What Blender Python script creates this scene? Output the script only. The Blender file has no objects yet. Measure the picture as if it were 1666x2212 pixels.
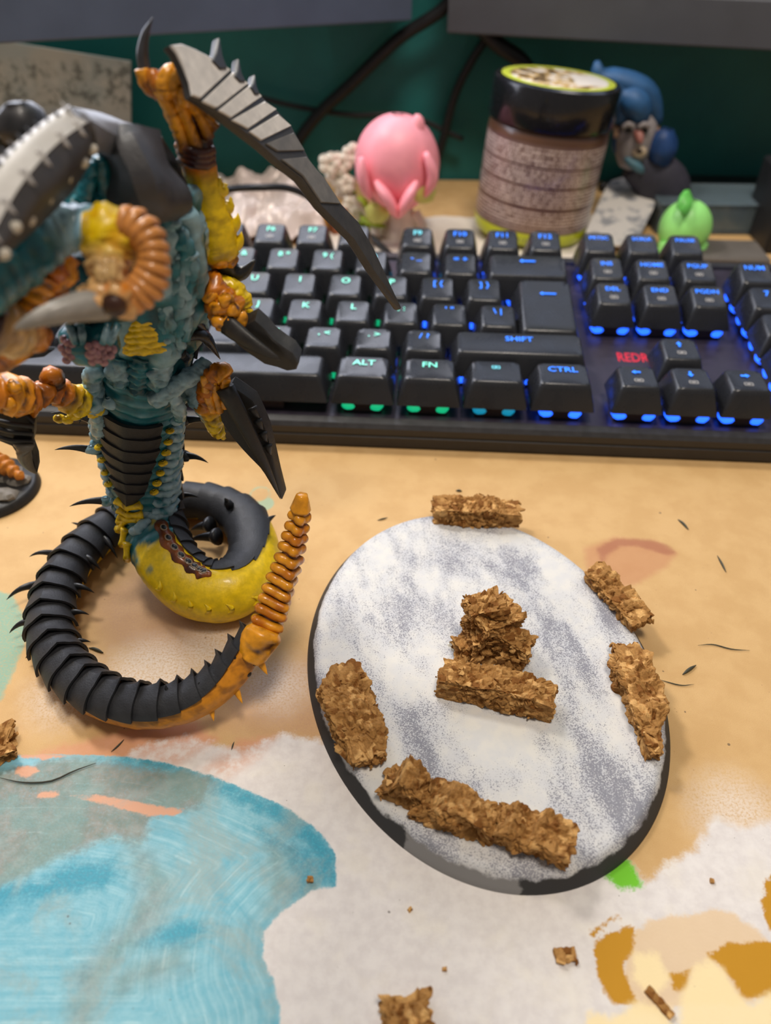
import bpy, math, random
import numpy as np
from mathutils import Matrix, Vector

# ---------------------------------------------------------------- camera, world, lights, exposure
S = 0.001                                   # every length below is in millimetres
FPX, PITCH, ROLL, CAMH = 1650.0, 0.7145, 0.0096, 165.6
scene = bpy.context.scene
col = scene.collection
_F = np.array([0, math.cos(PITCH), -math.sin(PITCH)])
_U0 = np.array([0, math.sin(PITCH), math.cos(PITCH)])
_R0 = np.array([1.0, 0, 0])
_R = math.cos(ROLL) * _R0 + math.sin(ROLL) * _U0
_U = -math.sin(ROLL) * _R0 + math.cos(ROLL) * _U0
_C = np.array([0, 0, CAMH])
cam_d = bpy.data.cameras.new('camera')
cam = bpy.data.objects.new('camera', cam_d)
col.objects.link(cam)
cam.matrix_world = Matrix(((_R[0], _U[0], -_F[0], 0), (_R[1], _U[1], -_F[1], 0), (_R[2], _U[2], -_F[2], CAMH * S), (0, 0, 0, 1)))
cam_d.sensor_fit = 'AUTO'
cam_d.sensor_width = 36.0
cam_d.lens = FPX / 2212 * 36.0
cam_d.clip_start = 0.005
cam_d.clip_end = 20
cam_d.dof.use_dof = True
cam_d.dof.focus_distance = 0.194
cam_d.dof.aperture_fstop = cam_d.lens / 2.3
scene.camera = cam

scene.view_settings.view_transform = 'Standard'
scene.view_settings.look = 'None'
scene.view_settings.gamma = 1.0
scene.view_settings.use_curve_mapping = False
scene.view_settings.exposure = -0.42

world = bpy.data.worlds.new('room_light')
scene.world = world
world.use_nodes = True
world.node_tree.nodes['Background'].inputs[0].default_value = (1.0, 0.95, 0.90, 1)
world.node_tree.nodes['Background'].inputs[1].default_value = 0.29

def area_light(name, loc, target, size, power, color):
    d = bpy.data.lights.new(name, 'AREA')
    d.shape = 'DISK'
    d.size = size * S
    d.energy = power
    d.color = color
    o = bpy.data.objects.new(name, d)
    col.objects.link(o)
    o.location = Vector(loc) * S
    o.rotation_euler = (Vector(target) - Vector(loc)).to_track_quat('-Z', 'Y').to_euler()
    return o
area_light('ceiling_lamp', (120, -60, 1250), (0, 220, 30), 300, 13.5, (1.0, 0.90, 0.78))
area_light('desk_lamp', (-270, 430, 560), (0, 150, 0), 110, 3.3, (1.0, 0.93, 0.84))

# ---------------------------------------------------------------- places: pixel of the photograph + real distance or height -> millimetres
def ray(x, y):
    return _F + _R * (x - 833) / FPX - _U * (y - 1106) / FPX
def at(x, y, Y):
    d = ray(x, y)
    return _C + d * (Y / d[1])
def on(x, y, h=0.0):
    d = ray(x, y)
    return _C + d * ((h - CAMH) / d[2])

def onplane(pts, p0, nrm, off=0.0):
    nrm = np.asarray(nrm, float) / np.linalg.norm(nrm)
    out = []
    for x, y in pts:
        d = ray(x, y)
        out.append(_C + d * (((p0 - _C) @ nrm + off) / (d @ nrm)))
    return np.array(out)

# ---------------------------------------------------------------- numeric helpers
rng = np.random.default_rng(7)
random.seed(7)
def lin(c):
    c = np.asarray(c, float) / 255.0
    return np.where(c <= 0.04045, c / 12.92, ((c + 0.055) / 1.055) ** 2.4)
def norm(v):
    v = np.asarray(v, float)
    return v / np.maximum(np.linalg.norm(v, axis=-1, keepdims=True), 1e-9)
def sm(a, b, x):
    t = np.clip((np.asarray(x, float) - a) / (b - a), 0, 1)
    return t * t * (3 - 2 * t)
def mixc(a, b, t):
    t = np.asarray(t, float)[..., None]
    return np.asarray(a, float) * (1 - t) + np.asarray(b, float) * t
def _hash(ix, iy, iz, seed):
    n = (ix * 374761393 + iy * 668265263 + iz * 2147483647 + seed * 974634777) & 0xFFFFFFFF
    n = ((n ^ (n >> 13)) * 1274126177) & 0xFFFFFFFF
    n = (n ^ (n >> 16)) & 0xFFFFFFFF
    return n / 4294967295.0
def vnoise(P, scale=1.0, seed=0):
    P = np.asarray(P, float) * scale
    i = np.floor(P).astype(np.int64)
    f = P - i
    f = f * f * (3 - 2 * f)
    r = 0
    for dx in (0, 1):
        for dy in (0, 1):
            for dz in (0, 1):
                w = (f[..., 0] if dx else 1 - f[..., 0]) * (f[..., 1] if dy else 1 - f[..., 1]) * (f[..., 2] if dz else 1 - f[..., 2])
                r = r + w * _hash(i[..., 0] + dx, i[..., 1] + dy, i[..., 2] + dz, seed)
    return r * 2 - 1
def fbm(P, scale=1.0, seed=0, oct=3):
    r = 0
    a = 1.0
    for k in range(oct):
        r = r + a * vnoise(P, scale * 2 ** k, seed + k * 17)
        a *= 0.5
    return r
def spline(pts, n):
    """Catmull-Rom through rows of pts (any width), n samples evenly by chord of the first 3 columns"""
    P = np.asarray(pts, float)
    Q = np.vstack([2 * P[0] - P[1], P, 2 * P[-1] - P[-2]])
    out = []
    m = 24
    for i in range(1, len(Q) - 2):
        t = np.linspace(0, 1, m, endpoint=False)[:, None]
        a, b, c, d = Q[i - 1], Q[i], Q[i + 1], Q[i + 2]
        out.append(0.5 * (2 * b + (c - a) * t + (2 * a - 5 * b + 4 * c - d) * t ** 2 + (3 * b - a - 3 * c + d) * t ** 3))
    out.append(P[-1:])
    A = np.vstack(out)
    L = np.concatenate([[0], np.cumsum(np.linalg.norm(np.diff(A[:, :3], axis=0), axis=1))])
    s = np.linspace(0, L[-1], n)
    return np.stack([np.interp(s, L, A[:, k]) for k in range(A.shape[1])], -1)
def sdpoly(P, poly):
    """signed distance of points (N,2) to polygon, negative inside"""
    poly = np.asarray(poly, float)
    d = np.full(len(P), 1e18)
    ins = np.zeros(len(P), bool)
    for i in range(len(poly)):
        a = poly[i]
        b = poly[(i + 1) % len(poly)]
        e = b - a
        w = P - a
        t = np.clip((w @ e) / max(e @ e, 1e-12), 0, 1)
        q = w - t[:, None] * e
        d = np.minimum(d, (q * q).sum(1))
        c = (a[1] > P[:, 1]) != (b[1] > P[:, 1])
        xx = a[0] + (P[:, 1] - a[1]) / (b[1] - a[1] if abs(b[1] - a[1]) > 1e-12 else 1e-12) * e[0]
        ins ^= c & (P[:, 0] < xx)
    d = np.sqrt(d)
    return np.where(ins, -d, d)

# ---------------------------------------------------------------- mesh collector and scene objects
class MB:
    def __init__(s):
        s.v = []; s.f = []; s.c = []; s.n = 0
    def add(s, V, F, C=None):
        V = np.asarray(V, float).reshape(-1, 3)
        s.v.append(V)
        s.f += [tuple(int(i) + s.n for i in f) for f in F]
        if C is None:
            C = np.zeros((len(V), 3)) + 0.5
        C = np.asarray(C, float)
        if C.ndim == 1:
            C = np.tile(C, (len(V), 1))
        s.c.append(C)
        s.n += len(V)
        return s
    def xf(s, M=None, t=None):
        for k in range(len(s.v)):
            if M is not None:
                s.v[k] = s.v[k] @ np.asarray(M).T
            if t is not None:
                s.v[k] = s.v[k] + np.asarray(t)
        return s

ABS = {}
def mesh_of(name, mb, sharp=None, smooth=True, origin=(0, 0, 0), attrs=None):
    V = np.vstack(mb.v) - np.asarray(origin)
    me = bpy.data.meshes.new(name)
    me.from_pydata((V * S).tolist(), [], mb.f)
    ca = me.color_attributes.new('Col', 'FLOAT_COLOR', 'POINT')
    C = np.vstack(mb.c)
    ca.data.foreach_set('color', np.hstack([C, np.ones((len(C), 1))]).astype(np.float32).ravel())
    if attrs:
        for k, a in attrs.items():
            at_ = me.attributes.new(k, 'FLOAT', 'POINT')
            at_.data.foreach_set('value', np.asarray(a, np.float32))
    me.polygons.foreach_set('use_smooth', [smooth] * len(me.polygons))
    if sharp is not None and smooth:
        me.set_sharp_from_angle(angle=math.radians(sharp))
    me.update()
    return me
def tag(o, label=None, cat=None, group=None, kind=None):
    if label: o['label'] = label
    if cat: o['category'] = cat
    if group: o['group'] = group
    if kind: o['kind'] = kind
    return o
def obj(name, mb, mat, parent=None, sharp=None, smooth=True, origin=None, attrs=None):
    """one mesh object from millimetre world coordinates"""
    V = np.vstack(mb.v)
    if origin is None:
        lo, hi = V.min(0), V.max(0)
        origin = np.array([(lo[0] + hi[0]) / 2, (lo[1] + hi[1]) / 2, lo[2]])
    me = mesh_of(name, mb, sharp, smooth, origin, attrs)
    me.materials.append(mat)
    o = bpy.data.objects.new(name, me)
    col.objects.link(o)
    p0 = np.zeros(3)
    if parent is not None:
        o.parent = parent
        p0 = ABS[parent.name]
    o.location = Vector((np.asarray(origin) - p0) * S)
    ABS[o.name] = np.asarray(origin, float)
    return o
def thing(name, loc, label, cat, group=None):
    o = bpy.data.objects.new(name, None)
    col.objects.link(o)
    o.empty_display_size = 0.01
    o.location = Vector(np.asarray(loc, float) * S)
    ABS[o.name] = np.asarray(loc, float)
    return tag(o, label, cat, group)

# ---------------------------------------------------------------- shapes (arrays of vertices, faces)
def grid_faces(n, m, closed=False):
    F = []
    for i in range(n - 1):
        for j in range(m if closed else m - 1):
            k = (j + 1) % m
            F.append((i * m + j, i * m + k, (i + 1) * m + k, (i + 1) * m + j))
    return F
def frames(P, up):
    T = norm(np.gradient(P, axis=0))
    up = np.asarray(up, float)
    if up.ndim == 1:
        up = np.tile(up, (len(P), 1))
    D = norm(up - (up * T).sum(1, keepdims=True) * T)
    B = np.cross(T, D)
    return T, D, B
def tube(P, r, seg=12, up=(0.13, 0.2, 1), squash=1.0, disp=None, colr=None, cap=True):
    P = np.asarray(P, float)
    n = len(P)
    r = np.broadcast_to(np.asarray(r, float), (n,))
    T, D, B = frames(P, up)
    th = np.linspace(0, 2 * np.pi, seg, endpoint=False)
    R = np.tile(r[:, None], (1, seg))
    dv = np.zeros_like(R)
    if disp is not None:
        dv = disp(np.linspace(0, 1, n)[:, None] + 0 * th, th[None, :] + 0 * r[:, None], P[:, None, :] + R[..., None] * (np.cos(th)[None, :, None] * D[:, None, :] + np.sin(th)[None, :, None] * B[:, None, :]))
        R = R + dv
    V = P[:, None, :] + R[..., None] * (np.cos(th)[None, :, None] * D[:, None, :] + squash * np.sin(th)[None, :, None] * B[:, None, :])
    if colr is None:
        C = np.zeros((n, seg, 3)) + 0.5
    elif callable(colr):
        C = colr(np.linspace(0, 1, n)[:, None] + 0 * th, th[None, :] + 0 * r[:, None], dv, V)
    else:
        C = np.zeros((n, seg, 3)) + np.asarray(colr)
    V = V.reshape(-1, 3)
    C = C.reshape(-1, 3)
    F = grid_faces(n, seg, True)
    if cap:
        V = np.vstack([V, P[0], P[-1]])
        C = np.vstack([C, C[0], C[-1]])
        a, b = n * seg, n * seg + 1
        for j in range(seg):
            k = (j + 1) % seg
            F.append((k, j, a))
            F.append(((n - 1) * seg + j, (n - 1) * seg + k, b))
    return V, F, C
def ball(c, r, seg=14, rings=9, noise=0.0, ns=1.0, seed=0, color=(0.5, 0.5, 0.5), M=None):
    th = np.linspace(0, np.pi, rings + 1)[1:-1]
    ph = np.linspace(0, 2 * np.pi, seg, endpoint=False)
    N = np.stack([np.sin(th)[:, None] * np.cos(ph), np.sin(th)[:, None] * np.sin(ph), np.cos(th)[:, None] + 0 * ph], -1).reshape(-1, 3)
    N = np.vstack([N, [[0, 0, 1], [0, 0, -1]]])
    r = np.asarray(r, float) * np.ones(3)
    V = N * r
    if noise:
        V = V * (1 + noise * fbm(N * r + np.asarray(c), ns, seed)[:, None])
    if M is not None:
        V = V @ np.asarray(M).T
    V = V + np.asarray(c)
    n = rings - 1
    F = [(a, d, c_, b) for (a, b, c_, d) in grid_faces(n, seg, True)]
    F = [tuple(reversed(f)) for f in F]
    for j in range(seg):
        k = (j + 1) % seg
        F.append((n * seg, k, j)[::-1] if False else (n * seg, j, k))
        F.append((n * seg + 1, (n - 1) * seg + k, (n - 1) * seg + j))
    F = [f for f in F]
    return V, F, np.tile(np.asarray(color, float), (len(V), 1))
def spike(base, tip, r, bend=(0, 0, 0), seg=8, n=8, squash=1.0, colr=None, power=0.9, up=(0.13, 0.2, 1)):
    base, tip = np.asarray(base, float), np.asarray(tip, float)
    t = np.linspace(0, 1, n)[:, None]
    P = base * (1 - t) + tip * t + np.asarray(bend, float) * (4 * t * (1 - t))
    rr = r * np.maximum((1 - t[:, 0]) ** power, 0.03)
    return tube(P, rr, seg, up, squash, None, colr)
def prism(poly, normal, thick, bevel=0.25, color=None):
    """thick slab with bevelled rim from a 3-D outline; thickness goes along normal, away from the outline"""
    P = np.asarray(poly, float)
    nrm = norm(np.asarray(normal, float))
    n = len(P)
    e1 = norm(np.roll(P, -1, 0) - P)
    e0 = norm(P - np.roll(P, 1, 0))
    t = norm(e1 + e0)
    inw = np.cross(nrm, t)
    ctr = P.mean(0)
    area = 0
    for i in range(n):
        area += np.dot(np.cross(P[i] - ctr, P[(i + 1) % n] - ctr), nrm)
    if area < 0:
        inw = -inw
    V = np.vstack([P + inw * bevel, P + nrm * bevel, P + nrm * (thick - bevel), P + inw * bevel + nrm * thick])
    F = []
    for k in range(3):
        for i in range(n):
            j = (i + 1) % n
            F.append((k * n + i, k * n + j, (k + 1) * n + j, (k + 1) * n + i))
    F.append(tuple(range(n))[::-1])
    F.append(tuple(range(3 * n, 4 * n)))
    if area < 0:
        F = [f[::-1] for f in F]
    return V, F, color
def loft(lines, thick, n=24, m=None, bulge=0.0, normal_flip=1, color=None):
    """thick curved sheet through several polylines"""
    L = np.stack([spline(l, n) for l in lines], 0)
    k = m or (len(lines) - 1) * 6 + 1
    if len(lines) > 2:
        A = np.stack([spline(L[:, j], k) for j in range(n)], 1)
    else:
        t = np.linspace(0, 1, k)[:, None, None]
        A = L[0][None] * (1 - t) + L[1][None] * t
    du = np.gradient(A, axis=0)
    dv = np.gradient(A, axis=1)
    N = norm(np.cross(du, dv)) * normal_flip
    if bulge:
        t = np.linspace(0, 1, k)[:, None, None]
        A = A + N * bulge * 4 * t * (1 - t)
        du = np.gradient(A, axis=0)
        N = norm(np.cross(du, np.gradient(A, axis=1))) * normal_flip
    B = A - N * thick
    V = np.vstack([A.reshape(-1, 3), B.reshape(-1, 3)])
    o = k * n
    F = grid_faces(k, n)
    G = [tuple(i + o for i in f[::-1]) for f in F]
    E = []
    bd = [(0, j) for j in range(n)] + [(i, n - 1) for i in range(1, k)] + [(k - 1, j) for j in range(n - 2, -1, -1)] + [(i, 0) for i in range(k - 2, 0, -1)]
    bd = [i * n + j for i, j in bd]
    for a in range(len(bd)):
        b = (a + 1) % len(bd)
        E.append((bd[a], bd[b], bd[b] + o, bd[a] + o))
    return V, F + G + E, color
def rbox(c, d, bev=0.4, M=None, color=None, seg=2):
    """box with rounded edges, c centre, d full sizes"""
    d = np.asarray(d, float) / 2
    rings = []
    def rr(hx, hy, r, z):
        pts = []
        for (sx, sy, a0) in ((1, 1, 0), (-1, 1, 90), (-1, -1, 180), (1, -1, 270)):
            for k in range(seg + 1):
                a = math.radians(a0 + 90 * k / seg)
                pts.append((sx * (hx - r) + r * math.cos(a), sy * (hy - r) + r * math.sin(a), z))
        return pts
    b = min(bev, d.min() * 0.99)
    rings.append(rr(d[0] - b, d[1] - b, max(b * .5, .01), -d[2]))
    rings.append(rr(d[0], d[1], b, -d[2] + b))
    rings.append(rr(d[0], d[1], b, d[2] - b))
    rings.append(rr(d[0] - b, d[1] - b, max(b * .5, .01), d[2]))
    n = len(rings[0])
    V = np.array(sum(rings, []))
    F = grid_faces(4, n, True)
    F.append(tuple(range(n))[::-1])
    F.append(tuple(range(3 * n, 4 * n)))
    if M is not None:
        V = V @ np.asarray(M).T
    return V + np.asarray(c, float), F, color
def rotz(a):
    c, s = math.cos(a), math.sin(a)
    return np.array([[c, -s, 0], [s, c, 0], [0, 0, 1.0]])
def rotx(a):
    c, s = math.cos(a), math.sin(a)
    return np.array([[1.0, 0, 0], [0, c, -s], [0, s, c]])
def roty(a):
    c, s = math.cos(a), math.sin(a)
    return np.array([[c, 0, s], [0, 1.0, 0], [-s, 0, c]])
def lathe(prof, seg=48, color=None):
    prof = np.asarray(prof, float)
    th = np.linspace(0, 2 * np.pi, seg, endpoint=False)
    V = np.stack([prof[:, 0][:, None] * np.cos(th), prof[:, 0][:, None] * np.sin(th), prof[:, 1][:, None] + 0 * th], -1).reshape(-1, 3)
    F = grid_faces(len(prof), seg, True)
    return V, F, color

# ---------------------------------------------------------------- materials
class NT:
    def __init__(s, name):
        s.m = bpy.data.materials.new(name)
        s.m.use_nodes = True
        s.t = s.m.node_tree
        s.b = s.t.nodes['Principled BSDF']
        s._tc = None
    def n(s, kind, **kw):
        x = s.t.nodes.new(kind)
        for k, v in kw.items():
            setattr(x, k, v)
        return x
    def l(s, a, b):
        s.t.links.new(a, b)
    def val(s, x, sock):
        if isinstance(x, (int, float)):
            sock.default_value = x
        elif isinstance(x, (tuple, list, np.ndarray)):
            x = tuple(float(k) for k in x)
            sock.default_value = x + (1.0,) if len(x) == 3 and len(sock.default_value) == 4 else x
        else:
            s.l(x, sock)
    def pos(s, scale=1000.0):
        """object coordinates in millimetres"""
        if s._tc is None:
            tc = s.n('ShaderNodeTexCoord')
            mp = s.n('ShaderNodeMapping')
            mp.inputs['Scale'].default_value = (scale,) * 3
            s.l(tc.outputs['Object'], mp.inputs['Vector'])
            s._tc = mp.outputs[0]
        return s._tc
    def noise(s, scale, detail=3, rough=0.55, dist=0.0, vec=None):
        x = s.n('ShaderNodeTexNoise')
        x.inputs['Scale'].default_value = scale
        x.inputs['Detail'].default_value = detail
        x.inputs['Roughness'].default_value = rough
        x.inputs['Distortion'].default_value = dist
        s.l(vec if vec is not None else s.pos(), x.inputs['Vector'])
        return x.outputs['Fac']
    def voro(s, scale, feature='F1', vec=None, out='Distance'):
        x = s.n('ShaderNodeTexVoronoi', feature=feature)
        x.inputs['Scale'].default_value = scale
        s.l(vec if vec is not None else s.pos(), x.inputs['Vector'])
        return x.outputs[out]
    def math(s, op, a, b=0.0, c=None, clamp=False):
        x = s.n('ShaderNodeMath', operation=op, use_clamp=clamp)
        s.val(a, x.inputs[0]); s.val(b, x.inputs[1])
        if c is not None: s.val(c, x.inputs[2])
        return x.outputs[0]
    def step(s, x, a, b, t0=0.0, t1=1.0):
        m = s.n('ShaderNodeMapRange', interpolation_type='SMOOTHSTEP')
        s.val(x, m.inputs['Value'])
        m.inputs['From Min'].default_value = a
        m.inputs['From Max'].default_value = b
        m.inputs['To Min'].default_value = t0
        m.inputs['To Max'].default_value = t1
        return m.outputs[0]
    def mix(s, f, a, b, mode='MIX'):
        x = s.n('ShaderNodeMix', data_type='RGBA', blend_type=mode)
        s.val(f, x.inputs[0]); s.val(a, x.inputs[6]); s.val(b, x.inputs[7])
        return x.outputs[2]
    def attr(s, name, out='Fac'):
        x = s.n('ShaderNodeAttribute')
        x.attribute_name = name
        return x.outputs[out]
    def bump(s, h, strength=0.3, dist=0.0003):
        x = s.n('ShaderNodeBump')
        x.inputs['Strength'].default_value = strength
        x.inputs['Distance'].default_value = dist
        s.l(h, x.inputs['Height'])
        s.l(x.outputs[0], s.b.inputs['Normal'])
    def set(s, **kw):
        for k, v in kw.items():
            s.val(v, s.b.inputs[k.replace('_', ' ')])
        return s

def basic(name, c, rough=0.5, var=0.12, vscale=0.6, bump=0.0, bscale=3.0, metal=0.0, spec=0.5, coat=0.0, emit=None, es=0.0, trans=0.0, ior=1.45, alpha=1.0):
    t = NT(name)
    if c is None:
        base = t.attr('Col', 'Color')
    else:
        base = tuple(lin(c))
    if var:
        nz = t.noise(vscale, 4)
        dark = t.step(nz, 0.25, 0.75, 1 - var, 1 + var)
        mul = t.n('ShaderNodeVectorMath', operation='SCALE')
        t.val(base, mul.inputs[0]) if not isinstance(base, tuple) else setattr(mul.inputs[0], 'default_value', base)
        t.l(dark, mul.inputs['Scale'])
        t.l(mul.outputs[0], t.b.inputs['Base Color'])
        t.l(t.step(nz, 0.2, 0.8, max(rough - 0.08, 0), min(rough + 0.08, 1)), t.b.inputs['Roughness'])
    else:
        t.val(base, t.b.inputs['Base Color'])
        t.set(Roughness=rough)
    t.set(Metallic=metal)
    t.b.inputs['Specular IOR Level'].default_value = spec
    t.b.inputs['Coat Weight'].default_value = coat
    t.b.inputs['Transmission Weight'].default_value = trans
    t.b.inputs['IOR'].default_value = ior
    t.b.inputs['Alpha'].default_value = alpha
    if bump:
        t.bump(t.noise(bscale, 4), bump)
    if emit is not None:
        t.b.inputs['Emission Color'].default_value = tuple(lin(emit)) + (1,)
        t.b.inputs['Emission Strength'].default_value = es
    return t.m

# ================================================================ the desk with its paint, the wall
def axis(lo, hi, fine, coarse_pts_lo, coarse_pts_hi):
    return np.array(list(coarse_pts_lo) + list(np.arange(lo, hi + 1e-6, fine)) + list(coarse_pts_hi))
xs = axis(-170, 170, 1.0, [-800, -600, -450, -350, -280, -230, -195], [195, 230, 280, 350, 450, 600, 800])
ys = axis(34, 300, 1.0, [-160, -60, 0], [320, 345, 380, 420, 460, 500, 528])
GX, GY = np.meshgrid(xs, ys)
DP = np.stack([GX.ravel(), GY.ravel()], -1)
def deskpoly(pts):
    return np.array([on(x, y)[:2] for x, y in pts])
def z7(pts):
    return [(x * .4802, 1550 + y * .48) for x, y in pts]
def z8(pts):
    return [(800 + x * .5198, 1650 + y * .52) for x, y in pts]
def union(*polys):
    return np.min([sdpoly(DP, deskpoly(p)) for p in polys], 0)
sd = {}
sd['p_white'] = union([(300, 1612), (400, 1590), (520, 1622), (610, 1585), (700, 1600), (900, 1700), (1180, 1800), (1340, 1840), (1395, 1905), (1440, 1868), (1500, 1835), (1545, 1762), (1600, 1790), (1700, 1765), (1900, 1760), (1900, 2500), (-500, 2500), (-500, 1900), (0, 1800), (200, 1700)])
teal_o = [(-500, 1640), (-200, 1634), (0, 1632), (144, 1629), (269, 1634), (360, 1648), (456, 1675), (528, 1704), (624, 1747), (696, 1800), (725, 1848), (727, 1915), (672, 1925), (605, 1973), (571, 2011), (567, 2069), (591, 2117), (605, 2174), (605, 2260), (600, 2500), (-500, 2500)]
sd['p_teal'] = union(teal_o)
arc = [(269, 1634), (360, 1648), (456, 1675), (528, 1704), (624, 1747), (696, 1800), (727, 1850), (729, 1915)]
sd['p_arc'] = union(arc + [(668, 1905), (680, 1860), (650, 1815), (590, 1772), (500, 1728), (430, 1700), (350, 1672), (270, 1655)], z7([(420, 210), (560, 180), (720, 220), (760, 270), (640, 330), (520, 280)]), z7([(1120, 480), (1300, 560), (1440, 640), (1420, 780), (1300, 800), (1330, 700), (1250, 600)]), z7([(180, 730), (300, 660), (500, 640), (560, 700), (420, 780), (200, 820), (-100, 850), (-100, 760)]), z7([(640, 1020), (740, 940), (900, 900), (960, 960), (820, 1040)]))
sd['p_smear'] = union([(-200, 1270), (0, 1278), (27, 1284), (59, 1352), (55, 1385), (25, 1461), (0, 1515), (-200, 1560)])
sd['p_grey'] = union(z7([(-300, 230), (0, 240), (300, 180), (560, 215), (930, 260), (960, 300), (880, 410), (680, 440), (650, 560), (500, 540), (250, 640), (0, 760), (-300, 800)]),
                     z7([(-300, 300), (-200, 300), (-200, 310)]))
sd['p_grey2'] = union(z7([(560, 540), (700, 640), (765, 720), (740, 880), (570, 1060), (430, 1250), (390, 1600), (300, 1600), (345, 1160), (600, 890), (640, 760)]),
                     z7([(640, 1090), (800, 1060), (850, 1120), (700, 1180), (520, 1240), (500, 1180)]), z7([(1225, 600), (1290, 590), (1290, 760), (1225, 860), (1210, 700)]))
sd['p_orange'] = union(z7([(165, 335), (262, 330), (265, 360), (170, 362)]), z7([(310, 352), (420, 348), (560, 368), (720, 400), (830, 415), (800, 440), (660, 440), (560, 415), (420, 378)]),
                       z7([(70, 225), (150, 215), (180, 245), (120, 270), (70, 255)]), z7([(80, 160), (230, 165), (320, 175), (200, 186), (100, 182)]))
sd['p_salmon'] = union([(190, 1600), (300, 1570), (420, 1560), (470, 1600), (380, 1660), (300, 1640), (150, 1640), (80, 1625)], [(430, 1660), (520, 1600), (600, 1590), (560, 1640), (480, 1690)])
sd['p_mauve'] = union([(500, 1480), (600, 1430), (690, 1420), (720, 1560), (680, 1600), (560, 1590), (480, 1560)], [(180, 1290), (300, 1230), (420, 1260), (470, 1360), (400, 1420), (240, 1400)])
sd['p_rust'] = union([(1262, 1185), (1330, 1160), (1420, 1170), (1462, 1195), (1440, 1225), (1380, 1260), (1300, 1290), (1272, 1250)])
sd['p_rim'] = union([(1290, 1185), (1330, 1163), (1400, 1165), (1445, 1178), (1462, 1196), (1440, 1199), (1410, 1190), (1380, 1180), (1340, 1180), (1310, 1200), (1300, 1225)])
sd['p_green'] = union([(1300, 1890), (1345, 1850), (1362, 1862), (1380, 1890), (1392, 1918), (1340, 1920)])
sd['p_ochre'] = union(z8([(930, 740), (1010, 690), (1100, 675), (1095, 760), (1050, 850), (1085, 940), (1110, 1000), (1020, 1000), (960, 920), (930, 840)]),
                      z8([(1390, 790), (1480, 748), (1600, 740), (1680, 735), (1800, 800), (1800, 980), (1640, 970), (1550, 975), (1500, 900), (1470, 850)]),
                      z8([(1640, 480), (1800, 420), (1800, 740), (1660, 700), (1630, 600)]), z8([(920, 700), (1000, 640), (1045, 630), (1000, 655), (930, 715)]), z8([(1250, 870), (1330, 850), (1320, 930), (1260, 950)]))
sd['p_tan'] = union(z8([(1090, 690), (1200, 640), (1380, 620), (1410, 595), (1500, 620), (1650, 720), (1700, 800), (1600, 1000), (1300, 1000), (1100, 1040), (1040, 900)]))
sd['p_cream'] = union(z8([(1285, 1300), (1290, 980), (1340, 860), (1400, 808), (1460, 850), (1530, 960), (1580, 1000), (1660, 950), (1800, 940), (1800, 1300)]),
                      z8([(885, 1300), (900, 1040), (950, 1030), (1000, 1060), (1100, 990), (1250, 1010), (1250, 1300)]), z8([(1100, 780), (1200, 790), (1240, 900), (1180, 980), (1090, 900)]))
def soft(px, py, r, h=1.0):
    c = on(px, py)[:2]
    return np.linalg.norm((DP - c) * np.array([1, h]), axis=1) - r
sd['p_chalk'] = np.min([soft(150, 1495, 9), soft(330, 1460, 12), soft(450, 1400, 8), soft(600, 1480, 7), soft(1590, 1760, 9)], 0)
sd['p_ring'] = np.minimum(np.abs(soft(562, 1068, 3.2, .8) + 0.0) - 0.35, np.maximum(soft(560, 1088, 5.0, 1.2), -soft(562, 1068, 3.2, .8)))
desk_mb = MB()
V = np.stack([GX.ravel(), GY.ravel(), 0 * GX.ravel()], -1)
ny, nx = GX.shape
Fd = grid_faces(ny, nx)
desk_mb.add(V, Fd)
per = [(0, j) for j in range(nx)] + [(i, nx - 1) for i in range(1, ny)] + [(ny - 1, j) for j in range(nx - 2, -1, -1)] + [(i, 0) for i in range(ny - 2, 0, -1)]
per = [i * nx + j for i, j in per]
low = V[per] - np.array([0, 0, 22.0])
np_ = len(per)
desk_mb.v.append(low); desk_mb.c.append(np.zeros((np_, 3)) + .5)
b0 = len(V)
for a in range(np_):
    b = (a + 1) % np_
    desk_mb.f.append((per[b], per[a], b0 + a, b0 + b))
desk_mb.f.append(tuple(range(b0, b0 + np_))[::-1])
attrs = {k: np.concatenate([v, np.full(np_, 99.0)]) for k, v in sd.items()}

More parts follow.
